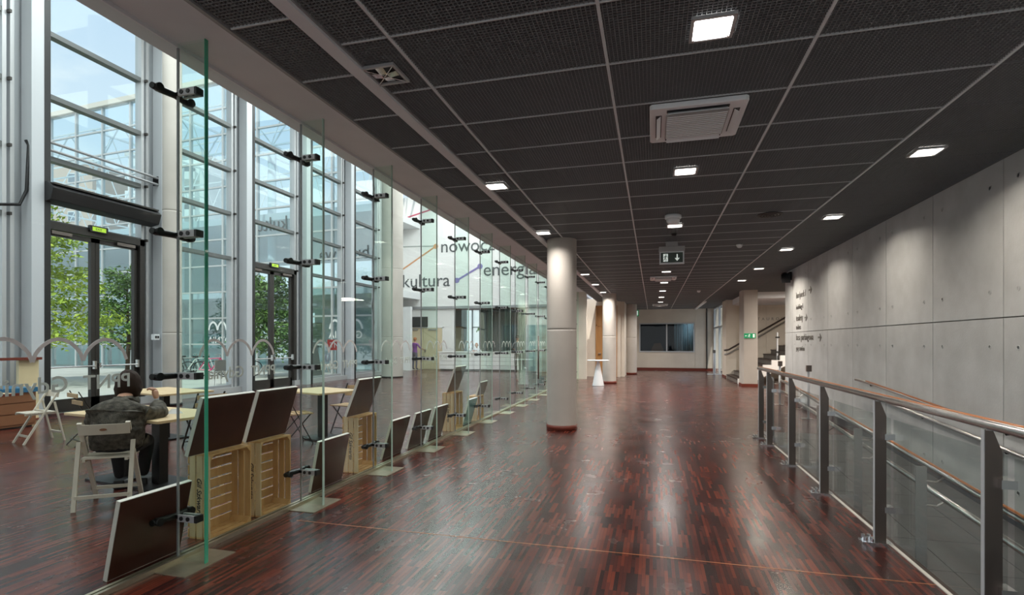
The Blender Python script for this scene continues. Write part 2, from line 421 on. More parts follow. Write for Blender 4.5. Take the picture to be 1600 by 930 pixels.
for (xa, xb) in [(-2.31, -1.9)] + [(XS[i], XS[i + 1]) for i in range(5)] + [(3.27, 8.2)]:
    yf1 = 24.0 if xb > 4 else 29.5
    x = xa + .012
    while x < xb - .005:
        far.add([(x - .0025, yf0, 3.274), (x + .0025, yf0, 3.274), (x + .0025, yf1, 3.274), (x - .0025, yf1, 3.274), (x - .0025, yf0, 3.286), (x - .0025, yf1, 3.286), (x + .0025, yf0, 3.286), (x + .0025, yf1, 3.286)],
                [(3, 2, 1, 0), (0, 3, 5, 4), (1, 2, 7, 6)]); x += .0245 if xb < 4 else .06
    y = yf0
    while y < yf1:
        far.add([(xa, y, 3.274), (xb, y, 3.274), (xb, y + .005, 3.274), (xa, y + .005, 3.274), (xa, y, 3.294), (xb, y, 3.294)], [(3, 2, 1, 0), (0, 4, 5, 1)]); y += .05
o = obj('grid_panel_far', far, 'mesh', ce); o['kind'] = 'stuff'
for x in XS[1:5]:
    obj('main_runner', MB().box(x - .009, x + .009, -4, 29.4, 3.266, 3.30), 'tbar', ce)
cm = {}
for c in range(5):
    cm[c] = MB().box(-(XS[c + 1] - XS[c]) / 2 + .01, (XS[c + 1] - XS[c]) / 2 - .01, -.004, .004, 0, .03).mesh('cross_runner')
    for k in range(-5, 41):
        if Y0 + ROW * k < 29.3: link('cross_runner', cm[c], 'crossbar' if c < 4 else 'mesh', ce, ((XS[c] + XS[c + 1]) / 2, Y0 + ROW * k, 3.268))
cs = MB().box(-.2, .2, -.0045, .0045, 0, .03).mesh('cross_runner')
for k in range(-5, 41):
    link('cross_runner', cs, 'crossbar', ce, (-2.105, Y0 - .3 + ROW * k, 3.268))
struct('trim_3', MB().box(-1.895, -1.805, -4, 23.2, 3.245, 3.33), 'gypsum')
struct('trim_4', MB().box(-1.803, -1.792, -4, 23.2, 3.262, 3.30), 'alugrey')
struct('trim_5', MB().box(-2.335, -2.31, -4, 23.2, 3.262, 3.56), 'alugrey')
struct('trim_6', MB().box(2.10, 2.22, 24.0, 29.3, 3.22, 3.268), 'white')
struct('ceiling_soffit', MB().box(-3.26, -2.30, -4, 21.7, 3.55, 3.7), 'gypsum')
struct('trim_7', MB().box(-3.30, -3.15, -4, 21.7, 3.525, 3.7), 'gypsum')
struct('wall_upper', MB().box(-3.26, -3.06, -4, 27.4, 3.7, 9.7), 'white')
struct('ceiling_hall', MB().box(-12.5, -3.06, -4, 27.6, 9.7, 9.9), 'white')
struct('wall_hall_front', MB().box(-12.3, -3.06, -4.2, -4, 0, 9.9), 'white')
# ------------------------------------------------------------------ far end of the corridor
bw = struct('wall_back', MB().box(-1.4, -.70, 29.4, 29.6, 0, 3.3).box(2.10, 3.5, 29.4, 29.6, 0, 3.3).box(-.70, 2.10, 29.4, 29.6, 0, 1.0).box(-.70, 2.10, 29.4, 29.6, 2.5, 3.3), 'warmwall')
bx = [-1.2, -.18, .98, 2.14, 3.2]
for i in range(4):
    x0, x1 = bx[i] + .008, bx[i + 1] - .008
    if i == 0: obj('wall_panel', MB().box(x0, -.72, 29.38, 29.4, .14, 3.27).box(-.72, x1, 29.38, 29.4, .14, .98).box(-.72, x1, 29.38, 29.4, 2.52, 3.27), 'warmwall', bw)
    elif i == 3: obj('wall_panel', MB().box(x0, x1, 29.38, 29.4, .14, 1.84), 'warmwall', bw); obj('wall_panel', MB().box(x0, x1, 29.38, 29.4, 1.856, 3.27), 'warmwall', bw)
    else: obj('wall_panel', MB().box(x0, x1, 29.38, 29.4, .14, .98), 'warmwall', bw); obj('wall_panel', MB().box(x0, x1, 29.38, 29.4, 2.52, 3.27), 'warmwall', bw)
obj('vertical_pipe', MB().tube([(2.72, 29.33, .1), (2.72, 29.33, 3.27)], .03), 'blackmetal', bw)
struct('baseboard_back', MB().box(-1.3, 3.2, 29.36, 29.38, 0, .13), 'redwood')
wb = group_root('window_1', loc=(.7, 29.4, 1.75))
obj('window_frame', MB().box(-.72, 2.12, 29.34, 29.46, .97, 1.03).box(-.72, 2.12, 29.34, 29.46, 2.47, 2.53).box(-.72, -.66, 29.34, 29.46, 1.03, 2.47).box(2.06, 2.12, 29.34, 29.46, 1.03, 2.47).box(.68, .74, 29.34, 29.46, 1.03, 2.47), 'pale', wb)
for a, b in ((-.66, .68), (.74, 2.06)): obj('pane', MB().box(a, b, 29.40, 29.408, 1.03, 2.47), 'clear', wb)
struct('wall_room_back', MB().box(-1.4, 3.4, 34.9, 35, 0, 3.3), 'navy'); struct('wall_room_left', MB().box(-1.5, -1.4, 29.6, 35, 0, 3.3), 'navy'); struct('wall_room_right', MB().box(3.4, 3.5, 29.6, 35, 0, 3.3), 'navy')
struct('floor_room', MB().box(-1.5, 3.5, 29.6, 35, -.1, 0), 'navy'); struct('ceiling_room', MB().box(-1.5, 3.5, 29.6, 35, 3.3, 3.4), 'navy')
c_ = MB()
for i in range(14): c_.tube([(2.9 - i * .12, 31.2 + i * .22, .0), (2.9 - i * .12, 31.2 + i * .22, 2.75)], .085, 8)
light('room_lamp', 'AREA', (1.6, 32.0, 3.2), 13, (.45, .72, 1), .5)
tag(obj('curtain', c_, 'multi', smooth=True), 'pale pleated curtain seen through the right pane of the back window', 'curtain')
t = thing('office_chair', 'dark high-backed chair in the unlit room behind the back window', 'chair', (.25, 32.2, 0))
obj('backrest', MB().prism([(-.35, .5), (.35, .5), (.33, 1.1), (.18, 1.45), (-.18, 1.45), (-.33, 1.1)], lambda u, v, s: (.25 + u, 32.2 + s, v), -.06, .06), 'kraft', t)
obj('seat', MB().box(-.08, .58, 31.7, 32.2, .42, .5), 'kraft', t); obj('pedestal', MB().tube([(.25, 31.95, .02), (.25, 31.95, .42)], .04).lathe([(.3, 0), (.3, .03), (.05, .06)], (.25, 31.95, 0), 12), 'blackmetal', t)
# left return wall with brown door, right glazing, piers
struct('wall_left', MB().box(-3.26, -2.62, 21.55, 21.75, 0, 3.6).box(-3.2, -2.42, 23.3, 23.5, 0, 3.4).box(-1.5, -1.36, 23.3, 23.5, 0, 3.4).box(-2.42, -1.5, 23.3, 23.5, 3.1, 3.4).box(-1.36, -1.2, 23.5, 29.5, 0, 3.4).box(-3.3, -3.1, 21.6, 23.5, 0, 3.6), 'warmwall')
d3 = group_root('door_3', loc=(-1.96, 23.3, 0))
obj('door_frame', MB().box(-2.42, -2.36, 23.24, 23.4, 0, 3.1).box(-1.56, -1.5, 23.24, 23.4, 0, 3.1).box(-2.42, -1.5, 23.24, 23.4, 2.22, 2.27).box(-2.42, -1.5, 23.24, 23.4, 3.05, 3.1), 'doorbrown', d3)
obj('door_leaf', MB().box(-2.36, -1.56, 23.30, 23.35, 0, 2.22), 'doorbrown', d3); obj('door_top_panel', MB().box(-2.36, -1.56, 23.30, 23.35, 2.27, 3.05), 'doorbrown', d3)
obj('door_handle', MB().box(-2.30, -2.20, 23.22, 23.30, 1.0, 1.03), 'steel', d3)
struct('wall_pier', MB().box(2.95, 3.35, 23.65, 24.9, 0, 3.3), 'warmwall')
struct('baseboard_pier', MB().box(2.935, 2.95, 23.64, 24.92, 0, .1), 'redwood')
light('alcove_fill', 'AREA', (5.6, 18.5, 3.2), 190, (1, .90, .78), 1.4)  # unseen area light added to brighten the stair alcove
w2 = group_root('window_2', loc=(3.1, 27, 0))
obj('window_frame', MB().box(3.05, 3.15, 24.9, 25.0, 0, 3.27).box(3.05, 3.15, 27.1, 27.2, 0, 3.27).box(3.05, 3.15, 29.2, 29.38, 0, 3.27).box(3.05, 3.15, 25, 29.2, 2.2, 2.28).box(3.05, 3.15, 25, 29.2, 3.2, 3.27), 'pale', w2)
for a, b in ((25, 27.1), (27.2, 29.2)): obj('pane', MB().box(3.09, 3.10, a, b, .02, 2.2), 'facade', w2); obj('pane', MB().box(3.09, 3.10, a, b, 2.28, 3.2), 'facade', w2)
# square pillar
t = struct('column_square', MB().prism([(2.93, 19.44), (2.99, 19.38), (3.42, 19.38), (3.42, 20.0), (2.93, 20.0)], lambda u, v, s: (u, v, s), 0, 3.28), 'column')
obj('skirting', MB().box(2.915, 3.435, 19.365, 19.38, 0, .09).box(2.915, 2.93, 19.44, 20.01, 0, .09), 'redwood', t)
# alcove and stairs
aw = struct('wall_alcove', MB().box(3.35, 8.3, 24.0, 24.2, 0, 3.3).box(8.2, 8.4, 14.8, 24.2, -.2, 3.3).box(3.5, 8.4, 14.7, 14.85, -.2, 3.3), 'warmwall')
for i in range(4):
    for z0, z1 in ((.0, 1.30), (1.312, 2.9), (2.912, 3.26)):
        obj('wall_panel', MB().box(3.36 + 1.2 * i, 3.36 + 1.2 * i + 1.188, 23.98, 24.0, z0, z1), 'warmwall', aw)
text('wall_lettering', 'RESTAUROWA', .16, 'graphite', aw, (3.75, 23.975, 2.42), (R(90), 0, 0), spacing=1.9)
text('wall_lettering', 'parter', .09, 'graphite', aw, (3.75, 23.975, 2.2), (R(90), 0, 0))
struct('ceiling_bulkhead', MB().box(3.2, 8.3, 20.2, 24.0, 3.05, 3.27), 'gypsum')
st = group_root('stairs', loc=(3.0, 22, 0))
for i in range(12):
    x, z = 2.98 + .28 * i, .172 * (i + 1)
    sx = obj('step', MB().box(x, x + .30, 20.75, 23.6, z - .172 if i == 0 else z - .24, z - .035), 'stone', st)
    obj('nosing', MB().box(x - .02, x + .29, 20.75, 23.6, z - .035, z), 'stonedark', sx)
zz = [(2.98, 0)]
for i in range(12): zz += [(2.98 + .28 * i, .172 * (i + 1)), (2.98 + .28 * (i + 1), .172 * (i + 1))]
zz += [(6.34, 1.7), (3.4, 0)]
obj('stringer', MB().prism(zz, lambda u, v, s: (u, s, v), 20.62, 20.75), 'white', st)
hr = thing('stair_handrail', 'double wooden handrail rising along the stair beyond the square pillar', 'handrail', (3.0, 23.5, 0))
for dz in (0, -.17): obj('rail', MB().tube([(2.86, 23.5, 1.16 + dz), (3.05, 23.5, 1.2 + dz), (6.3, 23.5, 3.2 + dz)], .035, 10), 'stonedark' if dz == 0 else 'steel', hr, smooth=True)
for x in (3.3, 4.7, 6.0):
    z = 1.2 + (x - 3.05) * .615
    obj('bracket', MB().bar((x, 23.5, z - .02), (x, 23.97, z - .1), .03, .03), 'steel', hr)
bl = thing('stair_post', 'slim steel baluster standing on the stair right of the pillar', 'post', (4.35, 20.95, .86))
obj('rod', MB().tube([(4.35, 20.95, .85), (4.35, 20.95, 1.86)], .028, 10), 'pale', bl); obj('clamp', MB().cbox((4.35, 20.93, 1.68), (.13, .06, .05)), 'blackmetal', bl)
obj('clamp', MB().cbox((4.35, 20.93, 1.15), (.13, .06, .05)), 'blackmetal', bl)
# ------------------------------------------------------------------ round columns
def column(loc, r, h, label, skirt=True, seam=1.72):
    t = thing('round_column', label, 'column', loc)
    p = [(r - .004, 0)]
    for z in (seam, ):
        p += [(r, .01), (r, .03), (r, z - .03), (r, z - .006), (r - .004, z - .005), (r - .004, z + .005), (r, z + .006), (r, z + .03)]
    if h > 4: p += [(r, 4.57), (r, 4.6), (r - .005, 4.602), (r - .005, 4.61), (r, 4.612), (r, 4.64)]
    p += [(r, h - .05), (r, h)]
    obj('shaft', MB().lathe(p, n=48), 'column', t, world=False, smooth=True)
    if skirt: obj('skirting', MB().lathe([(r + .012, 0), (r + .012, .085), (r, .088)], n=48), 'redwood', t, world=False, smooth=True)
    else: obj('skirting', MB().lathe([(r + .01, 0), (r + .01, .06), (r, .062)], n=48), 'blackmetal', t, world=False, smooth=True)
column((-1.53, 9.08, 0), .255, 3.30, 'nearest round concrete column in the corridor beside the glass fins')
column((-1.54, 19.6, 0), .25, 3.30, 'middle round concrete column next to the cone-legged table')
column((-1.02, 25.4, 0), .29, 3.30, 'farthest round concrete column of the corridor, in front of the back wall')
column((-11.05, 10.05, 0), .20, 9.7, 'slim round column beside the near glass door in the hall', False)
column((-10.77, 20.5, 0), .45, 9.7, 'thick round column in the hall left of the large wall lettering', False)
# ------------------------------------------------------------------ glass partition: panes, fins, clamps, lettering
wg = group_root('glass_screen', loc=(GX, 0, 0))
NF = 15
def jy(k): return 2.92 + 1.315 * k
pmesh = MB().box(-.006, .006, -.6515, .6515, .02, 3.56).mesh('glass_pane')
jmesh = MB().box(-.007, .007, -.006, .006, .02, 3.54).mesh('glass_joint')
arc = []
for a in range(3):
    for i in range(17):
        u = i / 16; arc.append((-.365 - .257 * a - .257 * u, 1.395 + .122 * math.sin(math.pi * u) ** .62))
am = MB()
for a in range(3): am.strip(arc[a * 17:a * 17 + 17], .02, lambda u, v, s: (s, u, v), .0065, .0085)
amesh = am.mesh('wave_decal')
def lettering(body, size):
    cu = bpy.data.curves.new('letter_decal', 'FONT'); cu.body = body; cu.size = size; cu.extrude = .001; cu.space_character = 1.02; cu.offset = .0018; return cu
cuA, cuB = lettering('PPNT', .118), lettering('Gdynia', .125)
for k in range(-3, NF):
    y0, y1 = jy(k - 1), jy(k)
    p = link('glass_pane', pmesh, 'pane', wg, (0, (y0 + y1) / 2, 0))
    if k > -2:
        c = (y1 - y0) / 2
        link('wave_decal', amesh, 'decal', p, (0, c - .02 + .01, 0))
        link('letter_decal', flat_text(cuA), 'decal', p, (-.0085, c - .335, 1.226), (R(90), 0, R(-90)))
        link('letter_decal', flat_text(cuB), 'decal', p, (-.0085, c - .70, 1.226), (R(90), 0, R(-90)))
    link('joint_seal', jmesh, 'alugrey', wg, (0, y1, 0))
obj('floor_track', MB().box(-3.195, -3.168, -4, 21.5, 0, .03).box(-3.152, -3.125, -4, 21.5, 0, .03), 'brass', wg)
fbody = MB().add([(.012, -.013, .008), (.236, -.013, .008), (.236, .013, .008), (.012, .013, .008), (.012, -.013, 3.55), (.236, -.013, 3.55), (.236, .013, 3.55), (.012, .013, 3.55)],
                 [(0, 1, 5, 4), (2, 3, 7, 6)]).mesh('glass_sheet')
fedge = MB().box(.235, .241, -.0135, .0135, .006, 3.55).mesh('polished_edge')
fback = MB().box(.008, .013, -.013, .013, .008, 3.55).mesh('back_edge')
plate = MB().box(-.02, .285, -.21, .21, 0, .006).mesh('floor_plate')
cl = MB()
for s in (-1, 1): cl.box(.03, .165, min(s * .014, s * .03), max(s * .014, s * .03), -.023, .023)
clm = cl.mesh('clamp_plate')
knm = MB().tube([(0, -.035, 0), (0, .035, 0)], .015, 12).mesh('bolt_cap'); endm = MB().box(.165, .185, -.030, .030, -.023, .023).mesh('end_cap')
ar = MB().tube([(-.045, -.16, 0), (-.048, -.10, 0), (-.03, 0, 0), (-.048, .10, 0), (-.045, .16, 0)], [.021, .024, .022, .024, .021], 10)
for s in (-1, 1): ar.tube([(-.05, s * .125, 0), (-.007, s * .125, 0)], .027, 14)
arm = ar.mesh('clamp_arm', smooth=True)
stm = MB().box(-.03, .03, -.012, .012, -.012, .012).mesh('stem')
for k in range(NF):
    w = ORD[k]
    f = thing('glass_fin', w + (' glass fin from the near end of the partition' + (', edge deep green' if k == 0 else '')), 'glass fin', (GX, jy(k), 0), 0, 'glass fins along the partition')
    link('glass_sheet', fbody, 'fin', f)
    link('polished_edge', fedge, 'edge' if k == 0 else 'edgelit', f) if False else None
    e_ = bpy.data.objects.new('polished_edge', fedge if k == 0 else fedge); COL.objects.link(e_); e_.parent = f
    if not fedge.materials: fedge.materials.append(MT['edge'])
    if k > 0: e_.material_slots[0].link = 'OBJECT'; e_.material_slots[0].material = MT['edgelit']
    link('floor_plate', plate, 'brass', f)
    for z in (.30, 1.27, 2.24, 3.205):
        c = link('clamp', clm, 'alu', f, (0, 0, z))
        link('bolt_cap', knm, 'black', c, (.06, 0, 0)); link('bolt_cap', knm, 'black', c, (.115, 0, 0)); link('end_cap', endm, 'black', c); link('clamp_arm', arm, 'blackmetal', c); link('clamp_stem', stm, 'blackmetal', c)
# the partition's glass door: two long pull handles
dh = thing('door_pull', 'long vertical steel pull handle on the glass partition door', 'door handle', (GX + .06, 14.43, .48))
obj('bar', MB().tube([(GX + .07, 14.43, .48), (GX + .07, 14.43, 1.68)], .022, 10), 'darksteel', dh, smooth=True)
for z in (.62, 1.54): obj('standoff', MB().tube([(GX + .006, 14.43, z), (GX + .07, 14.43, z)], .012, 8), 'steel', dh)
# ------------------------------------------------------------------ hall facade
FX = -12.2
def cx(k): return 7.78 + 2.86 * k
TZ = [4.0, 5.33, 6.62, 7.93, 9.3]
colm = MB().box(.06, .34, -.15, .075, 0, 9.7).mesh('steel_column')
drm = MB().box(.0, .345, .075, .19, 0, 9.7).mesh('dark_reveal')
mulm = MB().box(-.09, .10, -.035, .035, .0, 9.7).mesh('mullion')
stay = MB().box(-.02, .08, -.02, .02, -.03, .03).mesh('stay')
for k in range(-2, 5):
    wk = group_root('window_%d' % (k + 5), loc=(FX, cx(k), 0))
    door = k in (0, 2)
    a, b = .20, 2.86 - .46
    link('steel_column', colm, 'pale', wk, (0, 0, 0))
    link('dark_reveal', drm, 'black', wk)
    link('mullion', mulm, 'alu', wk, (0, a, 0)); link('mullion', mulm, 'alu', wk, (0, b, 0)); link('mullion', mulm, 'alu', wk, (0, b + .13, 0))
    zs = TZ
    for z in zs:
        obj('transom', MB().box(FX - .09, FX + .09, cx(k) + a, cx(k) + b, z - .05, z + .05), 'transom', wk)
        if k > -3: link('stay', stay, 'darkframe', wk, (.1, b + .06, z))
    obj('side_panel', MB().box(FX - .05, FX - .02, cx(k) + b + .13, cx(k) + 2.86 + a, 0, 9.7), 'pale', wk)
    obj('sill', MB().box(FX - .12, FX + .16, cx(k) + (b if door else a) - .1, cx(k) + 2.86 + .2, 0, .17), 'alu', wk)
    if not door: obj('sill_rail', MB().box(FX - .08, FX + .08, cx(k) + a, cx(k) + b, .17, .24), 'alugrey', wk)
    lo = TZ[0] if door else .2
    zl = ([lo] if door else [.2, TZ[0]]) + TZ[1:]
    for z0, z1 in zip(zl[:-1], zl[1:]):
        obj('pane', MB().box(FX - .012, FX, cx(k) + a, cx(k) + b, z0 + .04, z1 - .04), 'facade', wk)
    if door:
        d = group_root('door_%d' % (1 if k == 0 else 2), loc=(FX, cx(k), 0))
        A, B = cx(k) + .16, cx(k) + 2.86 - .42; C = (A + B) / 2
        obj('door_frame', MB().box(FX - .1, FX + .12, A, A + .10, 0, 4.0).box(FX - .1, FX + .12, B - .12, B, 0, 4.0).box(FX - .1, FX + .12, A, B, 3.86, 4.02), 'darkframe', d)
        for s, (p, q) in enumerate(((A + .11, C - .005), (C + .005, B - .13))):
            lf = obj('door_leaf', MB().box(FX - .04, FX + .05, p, p + .09, .01, 3.84).box(FX - .04, FX + .05, q - .09, q, .01, 3.84).box(FX - .04, FX + .05, p, q, .01, .28).box(FX - .04, FX + .05, p, q, 3.74, 3.84), 'darkframe', d)
            obj('pane', MB().box(FX, FX + .01, p + .09, q - .09, .28, 3.74), 'facade', lf)
            obj('push_bar', MB().tube([(FX + .12, p + .05, .97), (FX + .12, q - .05, .97)], .018, 8).box(FX + .05, FX + .13, p + .02, p + .07, .93, 1.03).box(FX + .05, FX + .13, q - .07, q - .02, .90, 1.08), 'steel', lf)
            obj('door_closer', MB().box(FX + .05, FX + .11, q - .55 if s else p + .1, q - .1 if s else p + .5, 3.77, 3.84), 'darksteel', lf)
        t = thing('exit_sign', 'small lime exit sign over the ' + ('near' if k == 0 else 'far') + ' hall door', 'exit sign', (FX + .16, C, 4.03))
        obj('housing', MB().box(FX + .10, FX + .17, C - .2, C + .2, 3.96, 4.10), 'black', t); obj('face', MB().box(FX + .17, FX + .174, C - .15, C + .15, 3.985, 4.075), 'exitlime', t)
        text('face_lettering', 'EXIT', .07, 'exitpanel', t, (FX + .175, C - .085, 4.005), (R(90), 0, R(90)))
struct('wall_hall_end', MB().prism([(-12.25, 22.0), (-12.1, 22.0), (-13.85, 27.6), (-14.05, 27.6)], lambda u, v, s: (u, v, s), 0, 9.7).box(FX - .1, FX + .1, -4, 2.1, 0, 9.7), 'white')
# air curtain, rods, switch
t = thing('air_curtain', 'long black air curtain above the near hall door', 'air curtain', (-11.85, 9.05, 4.5))
obj('housing', MB().prism([(-12.08, 4.76), (-11.80, 4.76), (-11.62, 4.62), (-11.70, 4.38), (-11.95, 4.33), (-12.08, 4.40)], lambda u, v, s: (u, s, v), 7.86, 10.28), 'black', t, bevel=.012)
obj('intake_strip', MB().box(-11.80, -11.66, 7.9, 10.24, 4.70, 4.735), 'darkframe', t)
for y in (8.2, 9.9): obj('hanger', MB().box(-12.1, -12.0, y - .03, y + .03, 4.5, 4.7), 'blackmetal', t)
t = thing('window_rods', 'pair of thin grey operating rods crossing the glass above the air curtain', 'rod', (-11.98, 9.3, 5.5))
for z, x in ((5.62, -11.98), (5.46, -11.98)): obj('rod', MB().tube([(x, 7.9, z), (x, 10.95, z - .02)], .03, 8), 'alugrey', t)
for y in (8.0, 10.5): obj('bracket', MB().box(-12.12, -11.96, y - .03, y + .03, 5.43, 5.65), 'blackmetal', t)
t = thing('wall_switch', 'small white switch box on the mullion beside the near hall door', 'switch', (-11.86, 10.2, 1.62))
obj('plate', MB().box(-11.95, -11.85, 10.28, 10.42, 1.56, 1.70), 'plastic', t); obj('buttons', MB().box(-11.85, -11.84, 10.30, 10.34, 1.60, 1.66).box(-11.85, -11.84, 10.36, 10.40, 1.60, 1.66), 'black', t)
cb = MB().tube([(-12.0, 7.62, 5.5), (-11.95, 7.64, 5.4), (-11.95, 7.6, 4.5), (-11.98, 7.5, 4.2), (-12.0, 7.0, 4.08)], .03, 8)
tag(obj('cable', cb, 'blackmetal', smooth=True), 'black cable looping down the steel column left of the near door', 'cable')
cb = MB()
pts = [(-11.25 + .02 * math.sin(i * 1.9), 19.75 + .05 * math.sin(i * 1.1 + 1), .02 + i * .33) for i in range(29)]
tag(obj('hanging_cable', cb.tube(pts, .022, 8), 'black', smooth=True), 'dark wavy cable hanging beside the thick hall column', 'cable')
# ------------------------------------------------------------------ hall end wall with lettering
HY = 27.4
wh = struct('wall_hall_back', MB().box(-14.0, -10.62, HY, HY + .2, 3.36, 9.7).box(-10.62, -6.5, HY, HY + .2, 3.36, 9.7).box(-6.5, -3.1, HY, HY + .2, 0, 9.7).box(-14.0, -13.7, HY, HY + .2, 0, 3.36).box(-13.7, -11.25, HY, HY + .2, 2.36, 3.36).box(-11.25, -10.62, HY, HY + .2, 0, 3.36), 'white')
obj('ledge', MB().box(-13.8, -3.2, HY - .10, HY, 3.36, 3.50), 'alugrey', wh)
obj('skirting', MB().box(-11.25, -10.62, HY - .03, HY, 0, .09).box(-6.5, -3.1, HY - .03, HY, 0, .09), 'graphite', wh)
LY = HY - .012
text('wall_lettering', 'kultura', 1.03, 'letter', wh, (-13.80, LY, 4.62), (R(90), 0, 0), .008)
text('wall_lettering', 'nowoczesno\u015b\u0107', 1.0, 'letter', wh, (-11.45, LY, 6.50), (R(90), 0, 0), .008)
text('wall_lettering', 'energia', 1.02, 'letter', wh, (-8.95, LY, 5.12), (R(90), 0, 0), .008)
fnw = lambda u, v, s: (u, s, v)
obj('wall_line', MB().strip([(-10.45, 4.93), (-9.15, 5.63)], .10, fnw, LY - .006, LY + .01).lathe([(.001, 0), (.13, 0), (.13, .02), (.001, .02)], (0, 0, 0), 20) if False else
    MB().strip([(-10.45, 4.93), (-9.15, 5.63)], .10, fnw, LY - .006, LY + .01).prism([(-10.47 + .15 * math.cos(i * .393), 4.92 + .15 * math.sin(i * .393)) for i in range(16)], fnw, LY - .008, LY + .01).prism([(-9.12 + .15 * math.cos(i * .393), 5.65 + .15 * math.sin(i * .393)) for i in range(16)], fnw, LY - .008, LY + .01), 'violet', wh)
obj('wall_line', MB().strip([(-13.9, 5.55), (-11.75, 6.85)], .08, fnw, LY - .004, LY + .01).prism([(-11.72 + .14 * math.cos(i * .393), 6.86 + .14 * math.sin(i * .393)) for i in range(16)], fnw, LY - .008, LY + .01), 'orangeline', wh)
obj('wall_line', MB().strip([(-13.9, 6.93), (-11.75, 6.88)], .06, fnw, LY - .004, LY + .01), 'greyline', wh)
obj('wall_line', MB().strip([(-13.9, 8.47), (-10.5, 9.3)], .08, fnw, LY - .004, LY + .01), 'redline', wh)
d4 = group_root('door_4', loc=(-12.5, HY, 0))
obj('door_frame', MB().box(-13.70, -13.62, HY - .02, HY + .1, 0, 2.36).box(-11.33, -11.25, HY - .02, HY + .1, 0, 2.36).box(-13.7, -11.25, HY - .02, HY + .1, 2.30, 2.36), 'white', d4)
for a, b in ((-13.62, -12.48), (-12.47, -11.33)):
    lf = obj('door_leaf', MB().box(a, b, HY + .0, HY + .05, 0, 2.30), 'doorbeige', d4)
    m = (a + b) / 2
    obj('door_closer', MB().box(m - .25, m + .25, HY - .05, HY, 2.18, 2.24), 'alugrey', lf)
    obj('handle', MB().box(-12.62 if a < -13 else -12.38, -12.56 if a < -13 else -12.32, HY - .05, HY, .95, 1.12), 'steel', lf)
t = thing('wall_screen', 'dark wall screen hanging above the beige double door', 'screen', (-12.7, HY - .08, 2.64))
obj('housing', MB().box(-13.22, -12.2, HY - .12, HY - .02, 2.36, 2.93), 'black', t)
for a, b in ((-13.19, -12.72), (-12.70, -12.23)): obj('panel', MB().box(a, b, HY - .13, HY - .12, 2.40, 2.89), 'screen', t)
obj('wall_mount', MB().box(-12.9, -12.5, HY - .02, HY, 2.5, 2.8), 'blackmetal', t)
# recess behind the counter
struct('wall_recess', MB().box(-12.7, -11.25, 31, 31.2, 0, 3.5).box(-10.2, -6.4, 31, 31.2, 0, 3.5).box(-11.25, -10.2, 31, 31.2, 0, .95).box(-12.7, -12.6, HY + .2, 31, 0, 3.5).box(-6.5, -6.35, HY + .2, 31, 0, 3.5), 'alugrey')
struct('ceiling_recess', MB().box(-12.7, -6.35, HY + .2, 31.2, 3.5, 3.6), 'redwood')
obj_ = group_root('door_5', loc=(-11.9, 30.98, 0))
obj('door_leaf', MB().box(-12.36, -11.45, 30.95, 31.0, 0, 2.42), 'doorbeige', obj_); obj('door_frame', MB().box(-12.42, -12.36, 30.93, 31.0, 0, 2.48).box(-11.45, -11.39, 30.93, 31.0, 0, 2.48).box(-12.42, -11.39, 30.93, 31, 2.42, 2.48), 'doorbrown', obj_)
w3 = group_root('window_10', loc=(-10.7, 31, 2))
obj('window_frame', MB().box(-11.25, -11.19, 30.98, 31.1, .95, 3.5).box(-10.26, -10.2, 30.98, 31.1, .95, 3.5).box(-11.25, -10.2, 30.98, 31.1, .9, .98).box(-10.85, -10.2, 30.98, 31.1, 2.4, 2.46).box(-10.86, -10.80, 30.98, 31.1, .95, 3.5), 'pale', w3)
obj('pane', MB().box(-11.2, -10.25, 31.04, 31.05, .98, 3.5), 'facade', w3)
cu_ = MB()
for i in range(30): cu_.tube([(-9.85 + i * .095, 29.6 + .03 * math.sin(i * 2.1), .05), (-9.85 + i * .095, 29.6 + .03 * math.sin(i * 2.1), 3.45)], .06, 6)
tag(obj('curtain', cu_, 'curtain', smooth=True), 'tall grey-green pleated curtain behind the reception counter', 'curtain')
t = thing('reception_counter', 'long white reception counter with horizontal joints at the hall end', 'counter', (-8.6, 26.2, 0))
obj('plinth', MB().box(-10.85, -6.45, 25.98, 26.5, 0, .09), 'graphite', t)
for i in range(4): obj('front_panel', MB().box(-10.9, -6.42, 25.92, 26.0, .10 + .215 * i, .10 + .215 * i + .20), 'white', t)
obj('carcass', MB().box(-10.88, -6.44, 26.0, 26.55, .09, .94), 'graphite', t); obj('worktop', MB().box(-10.95, -6.4, 25.88, 26.65, .96, 1.01), 'white', t)
t = thing('monitor', 'small dark monitor on the reception counter near its right end', 'monitor', (-8.0, 26.4, 1.01))
obj('screen', MB().box(-8.3, -7.75, 26.38, 26.42, 1.1, 1.42), 'screen', t); obj('foot', MB().box(-8.1, -7.95, 26.3, 26.48, 1.01, 1.03).box(-8.05, -8.0, 26.4, 26.43, 1.02, 1.15), 'black', t)
et = struct('wall_etched', MB().box(-6.3, -3.3, 26.4, 26.5, 0, 2.4), 'white')
for i in range(5):
    for j in range(4): obj('etched_tile', MB().box(-6.28 + .59 * i, -6.28 + .59 * i + .58, 26.385, 26.4, .02 + .595 * j, .02 + .595 * j + .585), 'etched', et)
